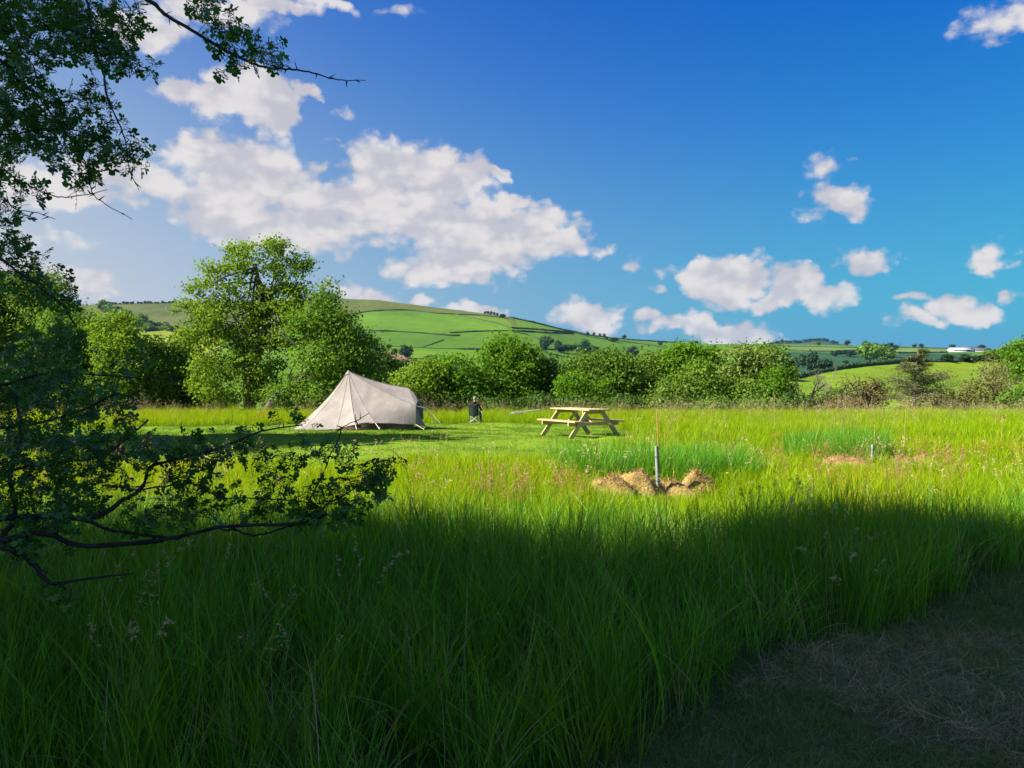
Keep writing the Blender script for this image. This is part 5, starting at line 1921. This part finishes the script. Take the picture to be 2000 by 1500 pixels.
def scatter(name, label, sources, pts, rot, scl, idx, mat):
    """one stuff object: geometry nodes put a clump on every point"""
    colx = bpy.data.collections.new(name + '_sources')
    for o in sources:
        colx.objects.link(o)
    me = bpy.data.meshes.new(name)
    n = len(pts)
    me.vertices.add(n)
    me.vertices.foreach_set('co', np.asarray(pts, float).ravel())
    a = me.attributes.new('rot', 'FLOAT_VECTOR', 'POINT')
    a.data.foreach_set('vector', np.asarray(rot, float).ravel())
    a = me.attributes.new('scl', 'FLOAT_VECTOR', 'POINT')
    a.data.foreach_set('vector', np.asarray(scl, float).ravel())
    a = me.attributes.new('idx', 'INT', 'POINT')
    a.data.foreach_set('value', np.asarray(idx, np.int32))
    me.materials.append(mat)
    o = bpy.data.objects.new(name, me)
    C.objects.link(o)
    gt = bpy.data.node_groups.new(name, 'GeometryNodeTree')
    gt.interface.new_socket('Geometry', in_out='INPUT', socket_type='NodeSocketGeometry')
    gt.interface.new_socket('Geometry', in_out='OUTPUT', socket_type='NodeSocketGeometry')
    N = gt.nodes
    gi, gout = N.new('NodeGroupInput'), N.new('NodeGroupOutput')
    m2p = N.new('GeometryNodeMeshToPoints')
    ip = N.new('GeometryNodeInstanceOnPoints')
    ci = N.new('GeometryNodeCollectionInfo')
    ci.inputs['Collection'].default_value = colx
    ci.inputs['Separate Children'].default_value = True
    ci.inputs['Reset Children'].default_value = True
    ip.inputs['Pick Instance'].default_value = True

    def attr(nm, ty):
        q = N.new('GeometryNodeInputNamedAttribute')
        q.data_type = ty
        q.inputs['Name'].default_value = nm
        return q.outputs['Attribute']
    lk = gt.links.new
    lk(gi.outputs[0], m2p.inputs[0])
    lk(m2p.outputs[0], ip.inputs['Points'])
    lk(ci.outputs[0], ip.inputs['Instance'])
    lk(attr('idx', 'INT'), ip.inputs['Instance Index'])
    lk(attr('rot', 'FLOAT_VECTOR'), ip.inputs['Rotation'])
    lk(attr('scl', 'FLOAT_VECTOR'), ip.inputs['Scale'])
    lk(ip.outputs[0], gout.inputs[0])
    mo = o.modifiers.new('scatter', 'NODES')
    mo.node_group = gt
    tag(o, label, kind='stuff')
    return o


RG = np.random.RandomState(2024)


def sample(y0, y1, dens, xm=0.78, pad=2.0, xmin=None):
    """uniform points in the view wedge (a little wider than the frame)"""
    half = lambda y: xm * y + pad
    n = int(dens * (y1 - y0) * (half(y0) + half(y1)))
    x = RG.uniform(-half(y1), half(y1), n)
    y = RG.uniform(y0, y1, n)
    k = np.abs(x) < half(y)
    return x[k], y[k]


def clear_of(x, y):
    k = np.ones(len(x), bool)
    for hx, hy, hw in HEAPS:
        k &= (((x - hx) / (hw * 1.0)) ** 2 + ((y - hy) / (hw * .85)) ** 2) > 1.0
        # the cut grass in front of the heaps keeps them in sight
        front = (np.abs(x - hx) < hw * 1.1) & (y < hy) & (y > hy - .8)
        k &= ~(front & (RG.rand(len(x)) < .6))
    return k


def place(x, y, name, label, sources, mat, smin, smax, hvar=.25, hfun=None, tilt=.12):
    n = len(x)
    z = gz(x, y)
    s = RG.uniform(smin, smax, n)
    hz = s * (1 + RG.uniform(-hvar, hvar, n))
    if hfun is not None:
        hz *= hfun(x, y)
    rot = np.stack([RG.normal(0, tilt, n), RG.normal(0, tilt, n), RG.rand(n) * 2 * math.pi], 1)
    return scatter(name, label, sources, np.stack([x, y, z], 1), rot, np.stack([s, s, hz], 1), RG.randint(0, len(sources), n), mat)


def hmap(x, y):
    h = .66 + .7 * fbm(x, y, .45, 11)
    for hx, hy, hw in HEAPS:            # mown low round the heaps
        h = np.where((np.abs(x - hx) < hw * 1.3) & (y < hy + .1) & (y > hy - 3.2), h * .78, h)
    return h


# near tall grass
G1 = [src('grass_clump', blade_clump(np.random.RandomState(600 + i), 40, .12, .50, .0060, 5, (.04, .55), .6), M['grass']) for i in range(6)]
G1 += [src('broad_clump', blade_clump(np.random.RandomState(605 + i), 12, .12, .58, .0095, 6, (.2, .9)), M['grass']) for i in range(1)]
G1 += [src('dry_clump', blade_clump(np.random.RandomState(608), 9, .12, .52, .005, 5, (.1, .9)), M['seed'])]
x, y = sample(1.0, 8.0, 66, .74, 1.4)
x2, y2 = sample(6.6, 14.0, 46, .72, 1.2)
ok = (RG.rand(len(x2)) < np.clip((y2 - 6.6) / 1.5, .1, 1)) & ~inpoly(x2, y2, PATH) & ~inlawn(x2, y2) & clear_of(x2, y2)
G1b = [src('mid_clump', blade_clump(np.random.RandomState(610 + i), 46, .13, .48, .0075, 4, (.05, .7)), M['grass_far']) for i in range(5)]
place(x2[ok], y2[ok], 'grass', 'yellow green sunlit grass just beyond the shadow', G1b, M['grass_far'], .75, 1.15, .2, lambda x, y: hmap(x, y) * np.interp(y, [6.5, 9, 14], [.9, .72, .6]))
ok = (RG.rand(len(x)) < np.clip((8.0 - y) / 1.4, 0, 1)) & ~inpoly(x, y, PATH) & ~inlawn(x, y) & clear_of(x, y)
x, y = x[ok], y[ok]
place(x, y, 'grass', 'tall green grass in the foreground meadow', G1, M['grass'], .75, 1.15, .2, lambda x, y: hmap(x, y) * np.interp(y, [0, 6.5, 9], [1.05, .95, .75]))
# middle and far meadow grass
G2 = [src('meadow_clump', blade_clump(np.random.RandomState(620 + i), 46, .24, .44, .011, 3, (.05, .7)), M['grass_far']) for i in range(5)]
x, y = sample(10, 26, 22, .71, 1.0)
x2, y2 = sample(26, 54, 9, .69, 1.0)
x, y = np.concatenate([x, x2]), np.concatenate([y, y2])
ok = ~inpoly(x, y, PATH) & ~inlawn(x, y) & clear_of(x, y)
x, y = x[ok], y[ok]
place(x, y, 'grass', 'sunlit meadow grass stretching to the trees', G2, M['grass_far'], .8, 1.2, .2,
      lambda x, y: hmap(x, y) * np.interp(y, [7, 9, 14, 30, 38, 42, 54], [.6, .8, .75, .85, 1.1, 1.5, 1.7]))
# darker lush tufts left long behind the hay heaps
px_, dd_ = np.concatenate([RG.uniform(1090, 1470, 700), RG.uniform(1540, 1730, 420)]), np.concatenate([RG.uniform(10.6, 12.2, 700), RG.uniform(14.2, 16.2, 420)])
x, y = (px_ - 1000) / F * dd_, dd_
ok = clear_of(x, y)
place(x[ok], y[ok], 'grass', 'darker lush grass left uncut behind the hay heaps', G1[:5], M['grass'], .8, 1.2, .25)
# lawn
G3 = [src('lawn_clump', blade_clump(np.random.RandomState(640 + i), 60, .30, .055, .008, 2, (.1, .9)), M['lawn']) for i in range(4)]
x, y = sample(12.5, 38, 11, .71, 1.0)
ok = inlawn(x, y)
place(x[ok], y[ok], 'grass', 'short mown lawn grass around tent and table', G3, M['lawn'], .8, 1.3)
# mown path: short green and cut straw
G4 = [src('path_clump', blade_clump(np.random.RandomState(650 + i), 46, .10, .060, .0032, 3, (.2, 1.2)), M['pathgrass']) for i in range(4)]
G5 = [src('straw_clump', blade_clump(np.random.RandomState(660 + i), 30, .08, .065, .0026, 3, (.7, 2.0)), M['straw']) for i in range(4)]
x = RG.uniform(-.6, 9.5, 26000)
y = RG.uniform(1.2, 9.0, 26000)
ok = inpoly(x, y, PATH) & (np.abs(x) < .74 * y + 1.2)
x, y = x[ok], y[ok]
f_ = fbm(x, y, .9, 21)
dry = RG.rand(len(x)) < np.clip((f_ - .50) * 5, 0.05, .75)
place(x[~dry], y[~dry], 'grass', 'short trodden grass of the mown path', G4, M['pathgrass'], .7, 1.4, .4)
place(x[dry], y[dry], 'cut_grass', 'pale dry mowings lying on the path', G5, M['straw'], .7, 1.5, .5, tilt=.3)
# seed heads
G6 = [src('seed_clump', seed_clump(np.random.RandomState(670 + i), 5, .12, .62), M['seed']) for i in range(5)]
x, y = sample(38.5, 50, .9, .69, 1.0)
ok = ~inlawn(x, y)
x, y = x[ok], y[ok]
x2, y2 = sample(14, 38, .45, .69, 1.0)
ok = ~inlawn(x2, y2) & clear_of(x2, y2)
x, y = np.concatenate([x, x2[ok]]), np.concatenate([y, y2[ok]])
place(x, y, 'seed_heads', 'tan seed heads on the tall grass at the field edge', [src('seed_clump_far', seed_clump(np.random.RandomState(690 + i), 9, .25, .85, .2, .03), M['seed']) for i in range(3)], M['seed'], .8, 1.25, .2)
x, y = sample(2.4, 13, 1.6, .70, .8)
ok = ~inpoly(x, y, PATH) & ~inlawn(x, y) & clear_of(x, y)
place(x[ok], y[ok], 'seed_heads', 'feathery seed heads among the foreground grass', G6, M['seed'], .75, 1.1, .2)
G7 = [src('sorrel_clump', seed_clump(np.random.RandomState(680 + i), 7, .16, .50, .10, .008, .15), M['sorrel']) for i in range(3)]
x, y = sample(8, 14, 4.0, .70, .8)
ok = ~inlawn(x, y) & clear_of(x, y) & (fbm(x, y, .5, 33) > .55)
x, y = np.concatenate([x[ok], RG.normal(0, .75, 28)]), np.concatenate([y[ok], RG.normal(8.6, .45, 28)])
ok = clear_of(x, y)
place(x[ok], y[ok], 'sorrel', 'reddish sorrel spikes scattered in the sunlit meadow', G7, M['sorrel'], .7, 1.0, .2)

# bending long stalks that stand out above the meadow
def stalk(label, pts, D, r=.004, head=.25):
    P = spline([at(a, b_, D) for a, b_ in pts], 5)
    org = P[0].copy()
    root = empty('grass_stalk', org)
    tag(root, label, 'grass stalk', 'single tall pale grass stalks')
    mb = MB()
    tube(mb, P - org, np.linspace(r, r * .5, len(P)), 5)
    mb.build('stem', M['seed'], root)
    hb = MB()
    rng = np.random.RandomState(int(pts[0][0]))
    q = (P - org)[int(len(P) * .6):]
    c = q[rng.randint(len(q), size=60)] + rng.normal(size=(60, 3)) * .012
    leaf_cloud(hb, rng, c, np.full(60, .018), rng.normal(size=(60, 3)), rng.rand(60), .3)
    hb.build('head', M['seed'], root)


stalk('tall pale stalk arching over below the conifer', [(1766, 862), (1768, 820), (1770, 795), (1774, 785), (1782, 781)], 13)
stalk('tall pale hooked stalk near the right edge', [(1944, 830), (1946, 805), (1949, 796), (1956, 791), (1960, 794)], 15)
stalk('tall straight pale stalk right of the hooked one', [(1956, 862), (1957, 835), (1959, 818), (1964, 812)], 14)
stalk('thin tan stalk between the table and the conifer', [(1513, 830), (1512, 800), (1513, 772)], 20)

# buttercups
M['yellow'] = plain_mat('yellow_petal', (0.75, 0.55, 0.02), (0.8, 0.62, 0.03), 5, .4)
M['stem'] = plain_mat('green_stem', (0.05, 0.12, 0.02), (0.07, 0.15, 0.03), 5, .6)
for i, (px, py, D) in enumerate([(1920, 875, 13), (1957, 875, 13), (1922, 890, 12.5), (1912, 906, 12), (1977, 906, 11.5), (1676, 951, 9.5), (1834, 939, 9.8), (1840, 943, 9.7), (1991, 824, 20),
                                 (880, 940, 9.3), (1600, 880, 13), (760, 925, 9.5), (1420, 925, 10)]):
    p = at(px, py, D)
    root = empty('buttercup', p)
    tag(root, 'yellow buttercup flower in the sunlit meadow grass', 'flower', 'buttercups in the meadow')
    mb = MB()
    for q in range(5):
        a = q / 5 * 6.283
        c_, s_ = math.cos(a), math.sin(a)
        R = np.array([[c_, -s_, 0], [s_, c_, 0], [0, 0, 1]])
        V = np.array([(0, 0, 0), (.010, -.008, .004), (.020, 0, .010), (.010, .008, .004)]) @ R.T * 1.3
        mb.add(V, [[0, 1, 2, 3]])
    mb.build('petals', M['yellow'], root)
    st = MB()
    tube(st, [(0, 0, 0), (.01, .0, -.2), (.0, 0, float(gz(p[0], p[1])) - p[2])], [.0015, .002, .002], 4)
    st.build('stem', M['stem'], root)

# dark dock plants at the shadow edge
def dock(label, px, D, py_top, seed):
    rng = np.random.RandomState(seed)
    x = (px - 1000) * D / F
    g0 = float(gz(x, D))
    H = at(px, py_top, D)[2] - g0
    root = empty('dock_plant', (x, D, g0))
    tag(root, label, 'plant')
    for s in range(4):
        st = MB()
        d = rng.normal(size=2) * .12
        P = spline([(0, 0, 0), (d[0] * .5, d[1] * .5, H * .5), (d[0], d[1], H * rng.uniform(.8, 1))], 4)
        tube(st, P, np.linspace(.005, .002, len(P)), 5)
        c = P[rng.randint(len(P) // 2, len(P), 40)] + rng.normal(size=(40, 3)) * .012
        leaf_cloud(st, rng, c, np.full(40, .009), rng.normal(size=(40, 3)), rng.rand(40))
        st.build('stem', tree_leaf_mat('russet'), root)


dock('dark seeding dock stems standing up at the edge of the shadow', 1475, 7.0, 935, 1)

# ------------------------------------------------------------------ air
m, b = new_mat('haze_air')
pv = b.n('ShaderNodeVolumePrincipled', ins={'Color': (0.28, 0.60, 1.0, 1), 'Density': 0.00004, 'Anisotropy': 0.2})
m.node_tree.links.new(pv.outputs[0], b.n('ShaderNodeOutputMaterial').inputs['Volume'])
hz = MB()
box(hz, (0, 300, 39), (9600, 9400, 116))
o = hz.build('haze', m)
tag(o, 'thin blue air over the fields', kind='stuff')
